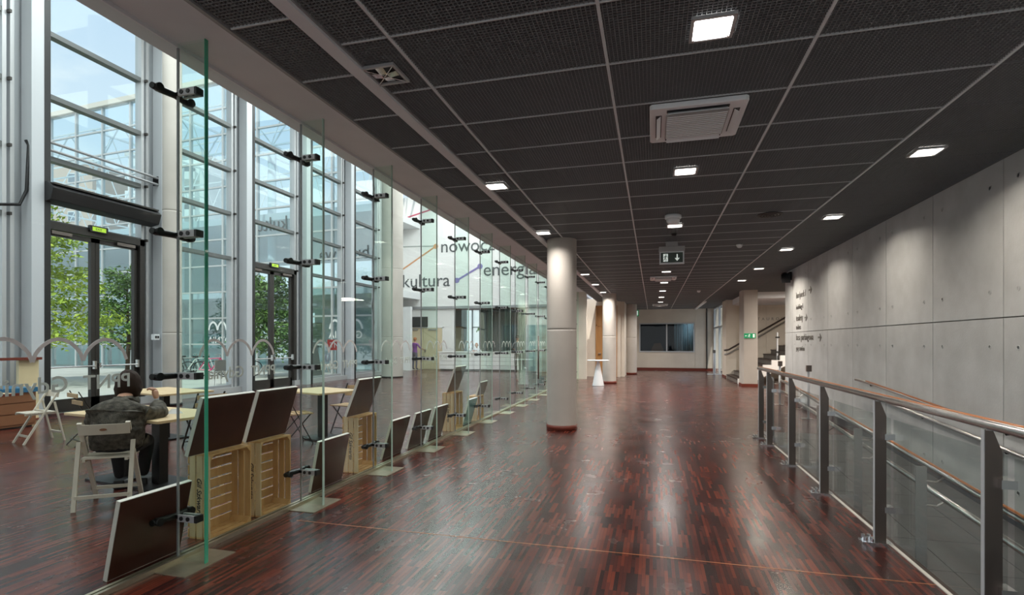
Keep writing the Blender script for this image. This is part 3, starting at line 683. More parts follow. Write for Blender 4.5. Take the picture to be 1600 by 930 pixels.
# ------------------------------------------------------------------ outside: paving, glass building, tower blocks
pv = struct('ground', MB().box(-140, FX - .1, -60, 140, -.3, -.03).box(FX - .1, 60, -60, -4.2, -.3, -.03).box(3.6, 60, 24.3, 90, -.3, -.03), 'paving')
pvs = MB().box(-.006, .006, -30, 40, -.03, -.027)
for i in range(12): obj('paving_joint', MB().box(-45, FX - .2, 1.0 + 1.8 * i, 1.03 + 1.8 * i, -.031, -.027), 'greyline', pv)
GB = thing('glass_building', 'tall glass-walled building across the forecourt with white trusses under its roof', 'building', (-12.75, 22.4, 0), R(-4.3))
W_, H_ = 44.0, 15.3
nV, nH = 19, 11
vx = [-i * W_ / nV for i in range(nV + 1)]
mV = MB().box(-.05, .05, -.08, .08, 0, H_).mesh('mullion')
for x in vx: link('mullion', mV, 'alu', GB, (x, 0, 0))
mH = MB().box(-W_, 0, -.06, .06, -.04, .04).mesh('transom')
for j in range(1, nH + 1): link('transom', mH, 'alu', GB, (0, 0, j * H_ / nH))
obj('parapet', MB().box(-W_ - .2, .2, -.2, .2, H_, H_ + .28), 'stonepale', GB, world=False)
gp = MB().box(-W_ / nV + .05, -.05, -.006, .006, .04, H_ / nH - .04).mesh('glass_pane')
for i in range(nV):
    for j in range(nH):
        link('glass_pane', gp, 'bglass', GB, (vx[i], 0, j * H_ / nH))
trm = MB()
trm.bar((0, .9, 2.6), (0, 16, 2.6), .10, .10).bar((0, .9, 0), (0, 16, 0), .10, .10)
for q in range(7):
    trm.bar((0, .9 + 2.15 * q, 0), (0, 2 + 2.15 * q, 2.6), .05, .05, (1, 0, 0)).bar((0, 2 + 2.15 * q, 2.6), (0, 3.05 + 2.15 * q, 0), .05, .05, (1, 0, 0))
tm_ = trm.mesh('roof_truss')
for i in range(0, nV + 1, 3): link('roof_truss', tm_, 'renderwhite', GB, (vx[i], 0, 12.0))
lg = MB()
for q in range(2): lg.bar((-W_, 1 + q * 4, 14.7), (0, 1 + q * 4, 14.7), .08, .08).bar((-W_, 1 + q * 4, 12.0), (0, 1 + q * 4, 12.0), .08, .08)
for i in range(nV): lg.bar((vx[i], 1, 12.0 if i % 2 else 14.7), (vx[i + 1], 1, 14.7 if i % 2 else 12.0), .06, .06)
obj('roof_lattice', lg, 'renderwhite', GB, world=False)
for z in (3.9, 7.9): obj('floor_slab', MB().box(-W_ + .5, -.3, .6, 14, z, z + .35), 'renderwhite', GB, world=False)
for i in range(0, nV, 3): obj('interior_column', MB().tube([(vx[i] - 1, 2.0, 0), (vx[i] - 1, 2.0, 12)], .22, 14), 'renderwhite', GB, world=False, smooth=True)
obj('interior_wall', MB().box(-W_, -16, 9, 9.2, 0, 8), 'palegreen', GB, world=False); obj('interior_wall', MB().box(-6.2, 0, 3.4, 3.6, 0, 3.4), 'renderwhite', GB, world=False)
obj('interior_wall', MB().box(-16, -8.2, 3.4, 3.6, 2.2, 4.0), 'palegreen', GB, world=False)
for i in range(5): obj('shop_panel', MB().box(-30 + i * 2.6, -27.8 + i * 2.6, 1.2, 1.3, .05, 3.3), 'teal', GB, world=False)
for i in range(3): obj('shop_panel', MB().box(-15.6 + i * 2.4, -13.6 + i * 2.4, 2.4, 2.5, .05, 2.0), 'teal', GB, world=False)
RB = (R(90), 0, R(180))
def mtext(body, size, m, x, z): return link('mirrored_lettering', flat_text(lettering(body, size)), m, GB, (x, -.03, z), RB)
for body, size, m, x, z in (('inspiracje', .95, 'letter', -13.6, 5.25), ('nie', .9, 'letter', -13.75, 4.0), ('nowo', .9, 'letter', -5.6, 4.1), ('kultura', 1.0, 'letter', -5.0, 7.2), ('budowa', .9, 'letter', -.2, 5.5),
                            ('GDYNIA', .5, 'renderwhite', -8.4, 1.45), ('GDYNIA', .5, 'renderwhite', -4.9, 1.5), ('GDYNIA', .5, 'decal', -.6, 1.7)):
    mtext(body, size, m, x, z)
wv = MB()
for a in range(3): wv.strip([(.62 * a + .62 * i / 12, .42 * math.sin(math.pi * i / 12) ** .62) for i in range(13)], .10, lambda u, v, s: (-u, s, v), -.045, -.03)
wvm = wv.mesh('wave_decal')
for x in (-8.4, -4.9, -.6): link('wave_decal', wvm, 'renderwhite' if x < -1 else 'decal', GB, (x, 0, 2.15))
gl = MB().bar((-7.4, 1.6, 4.9), (-9.0, 1.6, 3.6), .1, .1).bar((-7.4, 1.6, 3.6), (-9.0, 1.6, 2.0), .1, .1)
obj('brace', gl, 'teal', GB, world=False); obj('brace', MB().bar((-9.2, 1.7, 5.2), (-6.6, 1.7, 3.7), .12, .12), 'redline', GB, world=False)
obj('roller_shutter', MB().box(-9.4, -5.6, 3.2, 3.3, 1.2, 2.6), 'graphite', GB, world=False)
def block(name, label, org, rotz, w, d, h, m, cols, rows, dx, dz, x0, z0, ww, wh_, balc=False):
    b = thing(name, label, 'building', org, rotz)
    obj('wall', MB().box(0, w, 0, d, 0, h), m, b, world=False); obj('roof', MB().box(-.3, w + .3, -.3, d + .3, h, h + .5), 'stonepale', b, world=False)
    fm = MB().box(0, ww, -.12, .05, 0, wh_).mesh('window'); pn = MB().box(.1, ww - .1, -.14, -.12, .1, wh_ * .9).mesh('pane'); bc = MB().box(-.5, ww + .5, -1.3, 0, -.2, .95).mesh('balcony')
    for i in range(cols):
        for j in range(rows):
            f = link('window', fm, 'renderwhite', b, (x0 + dx * i, 0, z0 + dz * j)); link('pane', pn, 'winblue', f)
            if balc and i % 2 == 0: link('balcony', bc, 'renderwhite', b, (x0 + dx * i, 0, z0 + dz * j - .6))
    return b
block('apartment_building', 'pink rendered apartment block with grid of windows behind the glass building', (-95, 57.5, 0), R(14), 13.5, 10, 28.5, 'brickpink', 3, 7, 4.3, 2.9, 1.2, 8.2, 1.9, 1.5)
block('apartment_building', 'taller cream apartment block rising behind the pink one', (-89, 74, 0), R(14), 8, 10, 32, 'brickcream', 2, 8, 3.7, 2.9, 1.0, 8.0, 1.8, 1.5)
block('apartment_building', 'white apartment tower with balconies to the right of the pink block', (-79, 64, 0), R(14), 12, 10, 30.5, 'renderwhite', 3, 8, 3.7, 2.9, 1.0, 7.0, 2.4, 1.6, True)
# ------------------------------------------------------------------ trees, bikes, forecourt furniture
def tree(name, label, loc, h, tr, blobs, n, m, leaf=.16, flat=.35):
    t = thing(name, label, 'tree', loc, 0, 'trees on the forecourt')
    mb = MB().tube([(0, 0, 0), (.05, .03, h * .35), (-.04, .02, h * .7), (.02, 0, h * .97)], [tr, tr * .8, tr * .5, tr * .12], 10)
    rnd = random.Random(hash(label) % 1000 if False else int(h * 100) + n)
    for i in range(22):
        z = h * (.22 + .72 * i / 22); a = i * 2.4; L = blobs * (1.15 - .75 * i / 22)
        mb.tube([(0, 0, z), (math.cos(a) * L * .5, math.sin(a) * L * .5, z + .25), (math.cos(a) * L, math.sin(a) * L, z + .35)], [tr * .3, tr * .18, tr * .05], 5)
    obj('trunk', mb, 'bark', t, world=False, smooth=True)
    lf = MB()
    for i in range(n):
        b = rnd.randrange(22); z = h * (.22 + .72 * b / 22); a = b * 2.4 + rnd.gauss(0, .35); L = blobs * (1.15 - .75 * b / 22)
        r = L * (.25 + .85 * rnd.random() ** .7)
        c = Vector((math.cos(a) * r + rnd.gauss(0, .15), math.sin(a) * r + rnd.gauss(0, .15), z + .3 * r / L + rnd.gauss(0, .16)))
        q = Euler((rnd.gauss(0, .5), rnd.gauss(0, .5), rnd.random() * 6.28)).to_matrix(); s = leaf * (.6 + .8 * rnd.random())
        lf.add([c + q @ Vector(v) for v in ((-s, 0, 0), (0, -s * .5, .02), (s, 0, 0), (0, s * .5, .02))], [(0, 1, 2, 3)])
    o = obj('foliage', lf, m, t, world=False); o['kind'] = 'stuff'
    return t
tree('tree', 'young yellow-green tree outside the near hall door', (-21.9, 13.2, -.03), 6.6, .11, 3.0, 11000, 'leaf', .095)
tree('tree', 'second yellow-green tree outside, left of the pale steel column', (-28.4, 9.6, -.03), 6.4, .10, 2.8, 7000, 'leaf', .10)
tree('tree', 'dark green bushy tree outside the far hall door', (-16.2, 19.6, -.03), 4.4, .10, 1.3, 4200, 'leafdark', .10)
tree('tree', 'dark green tree outside between the bicycles and the far door', (-24.6, 19.9, -.03), 5.2, .10, 1.6, 4200, 'leafdark', .10)
tree('tree', 'leafy tree seen through the reception window', (-9.4, 37.5, -.03), 6.0, .14, 2.6, 3200, 'leafdark', .2)
def bike(label, loc, rz_, m):
    b = thing('bicycle', label, 'bicycle', loc, rz_, 'bicycles parked on the forecourt')
    for x in (-.52, .52):
        w = MB().tube([(x + .33 * math.cos(i * .2618), 0, .34 + .33 * math.sin(i * .2618)) for i in range(25)], .022, 6, False)
        wo_ = obj('wheel', w, 'black', b, world=False)
        sp_ = MB()
        for i in range(8): sp_.tube([(x, 0, .34), (x + .32 * math.cos(i * .785), 0, .34 + .32 * math.sin(i * .785))], .004, 3)
        obj('spokes', sp_, 'steel', wo_, world=False)
    P = {'r': (-.52, 0, .34), 'b': (-.05, 0, .30), 's': (-.22, 0, .80), 'h': (.34, 0, .84), 'f': (.52, 0, .34)}
    f = MB()
    for a, c in ('rb', 'rs', 'bs', 'sh', 'bh', 'hf'): f.tube([P[a], P[c]], .025, 6)
    obj('frame', f, m, b, world=False)
    obj('saddle', MB().prism([(-.36, -.07), (-.36, .07), (-.12, .03), (-.10, 0), (-.12, -.03)], lambda u, v, s: (u, v, s), .86, .92).tube([(-.22, 0, .78), (-.24, 0, .87)], .014, 6), 'black', b, world=False)
    obj('handlebar', MB().tube([(.34, 0, .82), (.31, 0, .98)], .015, 6).tube([(.20, -.28, 1.0), (.30, -.2, 1.0), (.33, 0, .98), (.30, .2, 1.0), (.20, .28, 1.0)], .014, 6), 'steel', b, world=False)
    return b
bike('black bicycle leaning in the rack, leftmost of the four', (-20.3, 19.3, -.03), R(40), 'bike')
bike('white-framed bicycle second from the left in the rack', (-19.6, 19.3, -.03), R(62), 'bikewhite')
bike('bright pink bicycle in the forecourt rack', (-18.7, 19.0, -.03), R(28), 'bikepink')
bike('dark pink-wheeled bicycle at the right end of the rack', (-18.05, 20.0, -.03), R(50), 'bikepink')
t = thing('letter_sign', 'red letter-shaped sign on a grey stand outside the last hall window', 'sign', (-13.7, 20.9, -.03))
obj('sign_head', MB().prism([(-14.15, 1.62), (-13.25, 1.62), (-13.25, 1.45), (-13.40, 1.15), (-14.0, 1.15), (-14.15, 1.45)], lambda u, v, s: (u, s, v), 20.8, 21.0), 'red', t)
obj('stand', MB().bar((-13.7, 20.9, 1.15), (-13.7, 20.9, 0), .08, .08).box(-14.1, -13.3, 20.7, 21.1, -.03, .04), 'graphite', t)
text('sign_lettering', 'TNT', .34, 'renderwhite', t, (-14.02, 20.79, 1.26), (R(90), 0, 0))
t = thing('folding_sign', 'leaning dark grey board outside the hall window by the far door', 'sign', (-13.4, 18.4, -.03))
for s in (-1, 1): obj('sign_board', MB().add([(-13.4 + s * .35, 18.0, 0), (-13.4 + s * .35, 18.9, 0), (-13.4 + s * .03, 18.9, 1.5), (-13.4 + s * .03, 18.0, 1.5), (-13.4 + s * .32, 18.0, 0), (-13.4 + s * .32, 18.9, 0), (-13.4, 18.9, 1.5), (-13.4, 18.0, 1.5)],
        [(0, 1, 2, 3), (4, 7, 6, 5), (0, 3, 7, 4), (1, 5, 6, 2), (3, 2, 6, 7), (0, 4, 5, 1)]), 'graphite', t)
t = thing('bench', 'low pale stone bench outside the last hall window', 'bench', (-15.2, 20.6, -.03))
obj('seat', MB().box(-16.6, -13.4, 21.3, 21.8, .38, .48), 'stonepale', t)
for x in (-16.4, -13.8): obj('leg', MB().box(x, x + .25, 21.35, 21.75, -.03, .38), 'stonepale', t)
t = thing('garden_chair', 'pale metal garden chair outside the far hall door', 'chair', (-15.1, 15.6, -.03), R(70))
obj('seat', MB().box(-.22, .22, -.22, .22, .43, .46), 'steel', t, world=False); obj('backrest', MB().box(-.22, .22, -.24, -.21, .5, .9), 'steel', t, world=False)
for x in (-.2, .2):
    for y in (-.2, .2): obj('leg', MB().tube([(x, y, .44), (x * 1.1, y * 1.1, 0)], .014, 6), 'steel', t, world=False)
# ------------------------------------------------------------------ ceiling devices
def downlight(label, x, y, on=True, near=False):
    t = thing('downlight', label, 'downlight', (x, y, 3.262), 0, 'square downlights in the ceiling grid')
    a = .118
    obj('frame', MB().box(-a, a, -a, -a + .018, -.012, .006).box(-a, a, a - .018, a, -.012, .006).box(-a, -a + .018, -a + .018, a - .018, -.012, .006).box(a - .018, a, -a + .018, a - .018, -.012, .006), 'alu', t, world=False)
    b = a - .018
    if on:
        obj('diffuser', MB().box(-b, b, -b, b, -.002, .004), 'lampwhite' if near else 'lampglow', t, world=False)
    else:
        obj('diffuser', MB().box(-b, b, -b, b, .002, .004), 'black', t, world=False)
    lv = MB()
    for s in (-1, 1):
        lv.bar((-b, -b * s, -.006), (b, b * s, -.006), .006, .014)
    o = obj('cross_louvre', lv, 'mirror', t, world=False)
    if not on:
        for i in range(4):
            q = Matrix.Rotation(i * math.pi / 2, 3, 'Z')
            pz = [q @ Vector(v) for v in ((.02, .025, -.012), (b - .012, b * .28, -.002), (b - .012, -b * .28, -.002), (.02, -.025, -.012), (b * .5, 0, .0))]
            obj('reflector_facet', MB().add(pz, [(0, 1, 4), (1, 2, 4), (2, 3, 4), (0, 4, 3), (0, 3, 2, 1)]), 'mirror', t, world=False)
    if on:
        l = light('downlight_lamp', 'AREA', (x, y, 3.24), LAMP_W * (1.0 if x < 2 else .9) * (2.3 if y > 13 else 1.0), (1, .88, .74) if x > 2 else (1, .93, .86), .20)
        l.data.spread = R(150)
        l.parent = t; l.location = (0, 0, -.022)
RN = ['left', 'middle', 'right']; ORD_SKIP = 'lit square downlight, '
LX = (-1.70, .32, 2.44)
LYS = (.55, 3.14, 5.70, 8.33, 11.0, 13.68, 16.2, 18.8, 21.4, 24.0, 26.6)
for r, x in enumerate(LX):
    n = 0
    for i, y in enumerate(LYS):
        if r == 1 and i == 4: continue
        if r == 0 and i > 8: continue
        if r == 2 and i > 6: continue
        on = not (r == 0 and i in (0, 1))
        if y > 2: n += 1
        if r == 0 and i == 1: lab = 'unlit square downlight with cross louvre, nearest in the row by the pale ceiling strip'
        elif r == 1 and i == 1: lab = 'large bright square downlight, nearest of the middle row of the ceiling'
        elif y < 2: lab = 'square downlight of the %s row just above the viewpoint' % RN[r]
        else: lab = 'lit square downlight, %s in view of the %s row' % (ORD[n - (1 if not (r == 2) else 2)] if True else '', ['row by the pale strip', 'middle ceiling', 'row by the concrete wall'][r])
        if r == 2 and i == 1: lab = 'square downlight of the concrete wall row, nearest to the viewpoint'
        lab = lab.replace('lit square downlight, ', ORD_SKIP).replace(' in view of the row by the pale strip row', ' from the near end of the row beside the pale ceiling strip').replace(' in view of the middle ceiling row', ' from the near end of the middle row').replace(' in view of the middle row', ' from the near end of the middle row').replace(' in view of the row by the concrete wall row', ' from the near end of the row beside the concrete wall')
        downlight(lab, x, y, on, r == 1 and i == 1)
def cassette(label, x, y):
    t = thing('ceiling_cassette', label, 'air conditioner', (x, y, 3.262), 0, 'white ceiling cassettes')
    a = .345; o_ = MB()
    pr = [(-a, -a + .02), (-a + .02, -a), (a - .02, -a), (a, -a + .02), (a, a - .02), (a - .02, a), (-a + .02, a), (-a, a - .02)]
    f = lambda u, v, s: (u, v, s)
    o = obj('panel_rim', MB().prism(pr, f, -.035, .005), 'plastic', t, world=False, bevel=.008)
    obj('intake_grille', MB().box(-.225, .225, -.225, .225, -.050, -.034), 'plasticgrey', t, world=False)
    g = t.children[-1]
    for i in range(13): obj('grille_bar', MB().box(-.215, .215, -.212 + i * .035, -.200 + i * .035, -.055, -.050), 'plastic', g, world=False)
    for k in range(4):
        r_ = (0, 0, k * math.pi / 2)
        s_ = link('air_slot', MB().box(-.22, .22, .255, .30, -.0375, -.034).mesh('air_slot'), 'black', t, rot=r_)
        link('louvre', MB().add([(-.21, .262, -.036), (.21, .262, -.036), (.21, .292, -.058), (-.21, .292, -.058), (-.21, .262, -.040), (.21, .262, -.040), (.21, .292, -.062), (-.21, .292, -.062)], [(0, 1, 2, 3), (4, 7, 6, 5), (0, 3, 7, 4), (1, 5, 6, 2), (3, 2, 6, 7), (0, 4, 5, 1)]).mesh('louvre'), 'plastic', s_)
cassette('near white air-conditioning cassette behind the bright downlight', .32, 4.40)
cassette('middle white air-conditioning cassette beyond the hanging exit sign', .27, 15.0)
cassette('farthest white air-conditioning cassette near the back wall', .32, 25.6)
def detector(label, x, y, r, h, m='plastic', cat='smoke detector'):
    t = thing('smoke_detector' if cat == 'smoke detector' else 'dome_device', label, cat, (x, y, 3.266))
    obj('base', MB().lathe([(r, 0), (r, -h * .35), (r * .92, -h * .4)], n=24), m, t, world=False, smooth=True)
    obj('dome', MB().lathe([(r * .85, -h * .4), (r * .8, -h * .7), (r * .5, -h * .93), (r * .1, -h)], n=24), m, t, world=False, smooth=True)
detector('white domed ceiling device before the hanging exit sign', .27, 7.67, .11, .13, cat='ceiling device')
detector('small dark ceiling sensor between the dome and the exit sign', .33, 8.98, .045, .035, 'black', 'sensor')
detector('small white smoke detector right of the hanging exit sign', 1.51, 10.28, .055, .06)
detector('tiny far smoke detector left of the right-hand lamp row', 1.51, 19.06, .06, .07)
t = thing('dark_diffuser', 'round black ceiling diffuser between the right lamp rows', 'ceiling diffuser', (1.56, 7.95, 3.266))
for i, r in enumerate((.16, .12, .08, .04)): obj('ring', MB().lathe([(r, -.002), (r, -.012 - .003 * i), (r - .022, -.014 - .003 * i), (r - .022, -.002)], n=28), 'black', t, world=False, smooth=False)
# signs
def man_glyph(mb, cx_, cz, s, f, a, b):
    P = lambda pts: mb.prism([(cx_ + u * s, cz + v * s) for u, v in pts], f, a, b)
    P([(.05 + .09 * math.cos(i * .785), .40 + .09 * math.sin(i * .785)) for i in range(8)])
    for p in (((-.06, .28), (.08, .28), (.02, -.05), (-.12, -.05)), ((-.12, -.05), (-.02, -.05), (.12, -.22), (.05, -.28)), ((.05, -.28), (.12, -.22), (.08, -.48), (.0, -.48)), ((-.12, -.05), (-.02, -.05), (-.14, -.32), (-.22, -.28)), ((-.22, -.28), (-.14, -.32), (-.36, -.36), (-.36, -.28)),
              ((.08, .28), (.06, .18), (.26, .06), (.30, .12)), ((-.06, .28), (-.04, .18), (-.24, .04), (-.28, .12))): P(p)
def arrow_glyph(mb, cx_, cz, s, f, a, b, ang):
    c, n = math.cos(ang), math.sin(ang)
    T = lambda pts: [(cx_ + s * (u * c - v * n), cz + s * (u * n + v * c)) for u, v in pts]
    mb.prism(T([(-.45, -.07), (.15, -.07), (.15, .07), (-.45, .07)]), f, a, b); mb.prism(T([(.05, -.32), (.45, 0), (.05, .32), (.05, .12), (.22, 0), (.05, -.12)]), f, a, b)
fz = lambda u, v, s: (u, s, v)
t = thing('hanging_exit_sign', 'hanging grey exit sign with running figure and down arrow', 'exit sign', (.32, 9.72, 3.27))
y = 9.72
obj('mount', MB().box(.22, .42, y - .04, y + .04, 3.19, 3.268), 'plasticgrey', t); obj('housing', MB().box(.10, .54, y - .03, y + .03, 3.10, 3.19), 'plasticgrey', t, bevel=.006)
obj('sign_plate', MB().box(.11, .53, y - .012, y + .012, 2.875, 3.10), 'plastic', t)
fp = obj('face', MB().box(.135, .505, y - .016, y - .012, 2.905, 3.08), 'exitpanel', t)
g = MB().box(.175, .255, y - .0175, y - .016, 2.925, 3.06); obj('doorway', g, 'exitwhite', fp)
g = MB(); man_glyph(g, .215, 2.99, .125, fz, y - .019, y - .0176); obj('running_figure', g, 'exitpanel', fp)
g = MB(); arrow_glyph(g, .41, 2.99, .135, fz, y - .018, y - .0161, R(-90)); obj('arrow', g, 'exitwhite', fp)
def exit_sign(label, x, y, z, w, h, side=-1):
    t = thing('exit_sign', label, 'exit sign', (x, y, z))
    obj('plate', MB().box(x - w / 2, x + w / 2, y - .02, y, z - h / 2, z + h / 2), 'exitgreen', t)
    g = MB(); man_glyph(g, x - w * .05, z, h * .8, fz, y - .024, y - .0202); obj('running_figure', g, 'exitwhite', t)
    g = MB().box(x + w * .26, x + w * .42, y - .023, y - .0201, z - h * .36, z + h * .36); obj('doorway', g, 'exitwhite', t)
    g = MB(); arrow_glyph(g, x - w * .33, z, h * .5, fz, y - .024, y - .0202, R(180)); obj('arrow', g, 'exitwhite', t)
exit_sign('green exit sign fixed to the square pillar', 3.17, 19.375, 1.72, .36, .16)
exit_sign('green exit sign high on the back wall left of the window', -1.0, 29.375, 3.08, .5, .34)
t = thing('fire_bell', 'round fire alarm bell with red mark on the back wall by the last column', 'alarm', (-1.08, 29.37, 1.7))
obj('bell', MB().prism([(-1.05 + .16 * math.cos(i * .393), 1.68 + .16 * math.sin(i * .393)) for i in range(16)], fz, 29.30, 29.36), 'plasticgrey', t)
obj('red_plate', MB().box(-1.14, -1.02, 29.34, 29.36, 1.9, 2.15), 'red', t)
t = thing('spotlight', 'black spotlight bracketed high at the end of the concrete wall', 'spotlight', (3.2, 14.3, 3.1))
obj('body', MB().tube([(3.10, 14.05, 3.04), (3.16, 14.42, 3.16)], [.10, .085], 14), 'black', t, smooth=True)
obj('bracket', MB().box(3.22, 3.27, 14.2, 14.4, 3.02, 3.22).bar((3.22, 14.3, 3.12), (3.13, 14.3, 3.12), .04, .04), 'blackmetal', t)
obj('barn_door', MB().tbox((.2, .012, .2), Matrix.Translation((3.09, 13.99, 3.03)) @ Matrix.Rotation(R(-12), 4, 'X')), 'black', t)
# wall wording on the right
tx = (3.262,)
for body, size, y, z in (('budynek I', .135, 13.78, 2.53), ('building I', .105, 13.78, 2.27), ('toalety', .135, 13.78, 2.00), ('toilets', .105, 13.78, 1.80), ('kasa parkingowa', .135, 13.78, 1.55), ('pay station', .105, 13.78, 1.31)):
    text('wall_lettering', body, size * 1.55, 'graphite', wr, (3.266, y, z), (R(90), 0, R(-90)), .004)
fy = lambda u, v, s: (s, u, v)
for y, z in ((12.62, 2.63), (12.95, 2.05), (11.95, 1.60)):
    g = MB(); arrow_glyph(g, 0, 0, .26, lambda u, v, s: (s, y - u, z + v), 3.262, 3.268, 0); obj('wall_arrow', g, 'graphite', wr)
# ------------------------------------------------------------------ railing along the ramp
rl = thing('glass_railing', 'steel and glass railing with round handrail along the ramp edge', 'railing', (1.64, 4.5, 0))
obj('handrail', MB().tube([(1.62, -2, 1.088), (1.62, 9.12, 1.088)], .0235, 16), 'steel', rl, smooth=True)
obj('wood_cap', MB().tube([(1.634, -2, 1.100), (1.634, 9.1, 1.100)], .0185, 10), 'orangewood', rl, smooth=True)
PY = [9.0, 8.38, 7.1, 5.85, 4.52, 3.17, 1.85, .5]
pp = [(-.02, .015), (.056, .015), (.056, .95), (.015, 1.065), (-.02, 1.065)]
pmesh_ = MB().prism(pp, lambda u, v, s: (u, s, v), -.012, .012).mesh('post')
glint_m = MB().box(-.023, -.019, -.0125, .0125, .015, 1.065).mesh('edge_strip')  # pale strip standing in for the reflection on the post's narrow edge
bpl = MB().box(-.11, .09, -.05, .05, 0, .014).mesh('base_plate')
blt = MB().tube([(0, 0, .012), (0, 0, .05)], .014, 8).mesh('bolt')
clp = MB().box(.035, .10, -.045, .045, -.022, .022).mesh('glass_clamp')
hk = MB().bar((.0, 0, 1.06), (0, 0, 1.07), .03, .03).mesh('saddle')
for y in PY:
    p = link('post', pmesh_, 'darksteel', rl, (1.62 - 1.64, y - 4.5, 0))
    b = link('base_plate', bpl, 'chrome', p); link('edge_strip', glint_m, 'pale', p)
    link('saddle', hk, 'steel', p)
    for x, yy in ((-.085, -.03), (-.085, .03), (.03, -.035), (.03, .035)): pass
    bm_ = MB()
    for x, yy in ((-.085, -.025), (-.085, .025), (-.045, -.03), (-.045, .03)): link('bolt', blt, 'chrome', p, (x, yy, 0))
    for z in (.26, .80): link('glass_clamp', clp, 'chrome', p, (0, 0, z))
for a, b in zip(PY[1:], PY[:-1]):
    obj('glass_pane', MB().box(1.712, 1.722, a + .035, b - .035, .03, .93), 'rail_glass', rl)
# handrails on both sides of the ramp
il = thing('ramp_handrail', 'low double steel handrail on short flat posts inside the ramp', 'handrail', (1.9, 5, -.25))
for hgt in (.885, .715):
    obj('rail', MB().tube([(1.98, 9.25, rz(9.25) + hgt + .0), (1.98, 9.05, rz(9.05) + hgt), (1.98, -1.5, rz(-1.5) + hgt)], .021, 12), 'steel', il, smooth=True)
    if hgt > .8: obj('wood_cap', MB().tube([(1.985, 9.05, rz(9.05) + hgt + .014), (1.985, -1.5, rz(-1.5) + hgt + .014)], .0145, 8), 'orangewood', il, smooth=True)
for y in (9.25, 7.95, 6.7, 5.55, 4.36, 3.1, 1.9, .7):
    z = rz(y)
    p = obj('post', MB().box(1.80, 1.868, y - .006, y + .006, z, z + .94), 'alugrey', il)
    for hgt in (.885, .715):
        obj('bracket', MB().tube([(1.86, y, z + hgt - .045), (1.93, y, z + hgt - .05), (1.965, y, z + hgt - .02), (1.98, y, z + hgt - .005)], .007, 6), 'steel', p)
wl_ = thing('wall_handrail', 'double steel handrail bracketed to the concrete wall above the ramp', 'handrail', (3.2, 4, .5))
for hgt in (.895, .72):
    pts = [(3.19, 9.75, .0 + hgt), (3.19, 9.3, hgt - .01), (3.19, -1.5, rz(-1.5) + hgt)]
    obj('rail', MB().tube(pts, .021, 12), 'steel', wl_, smooth=True)
    if hgt > .8: obj('wood_cap', MB().tube([(3.185, 9.3, hgt + .004), (3.185, -1.5, rz(-1.5) + hgt + .014)], .0145, 8), 'orangewood', wl_, smooth=True)
    for y in (9.2, 7.6, 6.0, 4.6, 3.2, 1.6):
        z = rz(y) + hgt
        obj('bracket', MB().tube([(3.27, y, z - .05), (3.21, y, z - .06), (3.19, y, z - .015)], .008, 6), 'blackmetal', wl_)
for (x, y, lab, hh) in ((2.93, 13.85, 'slim steel post with dark cap on the landing, the farther of two', .93), (2.93, 11.45, 'slim steel post with dark box cap on the landing, the nearer of two', .93)):
    t = thing('landing_post', lab, 'post', (x, y, 0))
    obj('stem', MB().tube([(0, 0, .01), (0, 0, hh)], .024, 12), 'pale', t, world=False, smooth=True); obj('base_plate', MB().box(-.13, .07, -.06, .06, 0, .015), 'chrome', t, world=False)
    obj('cap_box', MB().box(-.035, .05, -.04, .04, hh, hh + .12), 'darksteel', t, world=False)
t = thing('barrier_stand', 'white barrier stand on a flat foot by the bright side window', 'stand', (2.75, 26.2, 0))
obj('foot', MB().box(-.3, .45, -.2, .2, 0, .02), 'pale', t, world=False); obj('pole', MB().tube([(0, 0, .02), (0, 0, 1.0)], .05, 10), 'pale', t, world=False, smooth=True); obj('head', MB().box(-.06, .06, -.06, .06, 1.0, 1.14), 'graphite', t, world=False)
t = thing('cone_table', 'tall round table on a white cone base before the middle column', 'table', (-1.83, 18.4, 0))
obj('cone_base', MB().lathe([(.20, 0), (.20, .015), (.055, .80), (.05, .86)], n=32), 'plastic', t, world=False, smooth=True)
obj('tabletop', MB().lathe([(.36, .86), (.38, .87), (.38, .885), (.36, .89)], n=40), 'plastic', t, world=False, smooth=False)
t = thing('floor_speaker', 'black box standing on the floor beyond the nearest corridor column', 'speaker', (-2.72, 17.2, 0))
obj('body', MB().box(-2.80, -2.58, 17.1, 17.35, .02, .34), 'black', t, bevel=.008); obj('foot', MB().box(-2.77, -2.61, 17.14, 17.3, 0, .02), 'blackmetal', t)
# ------------------------------------------------------------------ boards and crates behind the glass
GL = -3.19
def board(label, y0, y1, zb, h, xb, th=.034, xt=GL):
    t = thing('board', label, 'board', (xb, (y0 + y1) / 2, zb), 0, 'brown boards leaning on the glass')
    L = h; a = math.asin(min(.9, (xt - xb) / L)); w = y1 - y0
    t.rotation_euler = (0, a, 0)
    e = .004
    obj('brown_face', MB().box(-.001, .001 - .0, -w / 2 + e, w / 2 - e, e, L - e), 'boardface', t, world=False)
    obj('brown_back', MB().box(-th, -th + .002, -w / 2 + e, w / 2 - e, e, L - e), 'boardface', t, world=False)
    obj('edging', MB().box(-th + .002, -.001, -w / 2, w / 2, 0, L), 'boardedge', t, world=False)
    return t
board('brown white-edged board on the floor, nearest of all behind the glass', 2.535, 3.065, 0, .52, -3.30)
board('brown board standing on the nearest wooden crate', 3.16, 3.69, .648, .46, -3.33)
board('brown board standing on the second wooden crate', 3.735, 4.235, .648, .46, -3.33)
board('brown board on the floor between second crate and third crate', 4.56, 5.10, 0, .52, -3.29)
board('brown board standing on the third crate, past the second glass fin', 5.30, 5.80, .648, .46, -3.36)
board('brown board on the floor, first of three in a row past the third crate', 6.08, 6.60, 0, .52, -3.34)
board('brown board on the floor, second of three in a row past the third crate', 6.78, 7.30, 0, .52, -3.33)
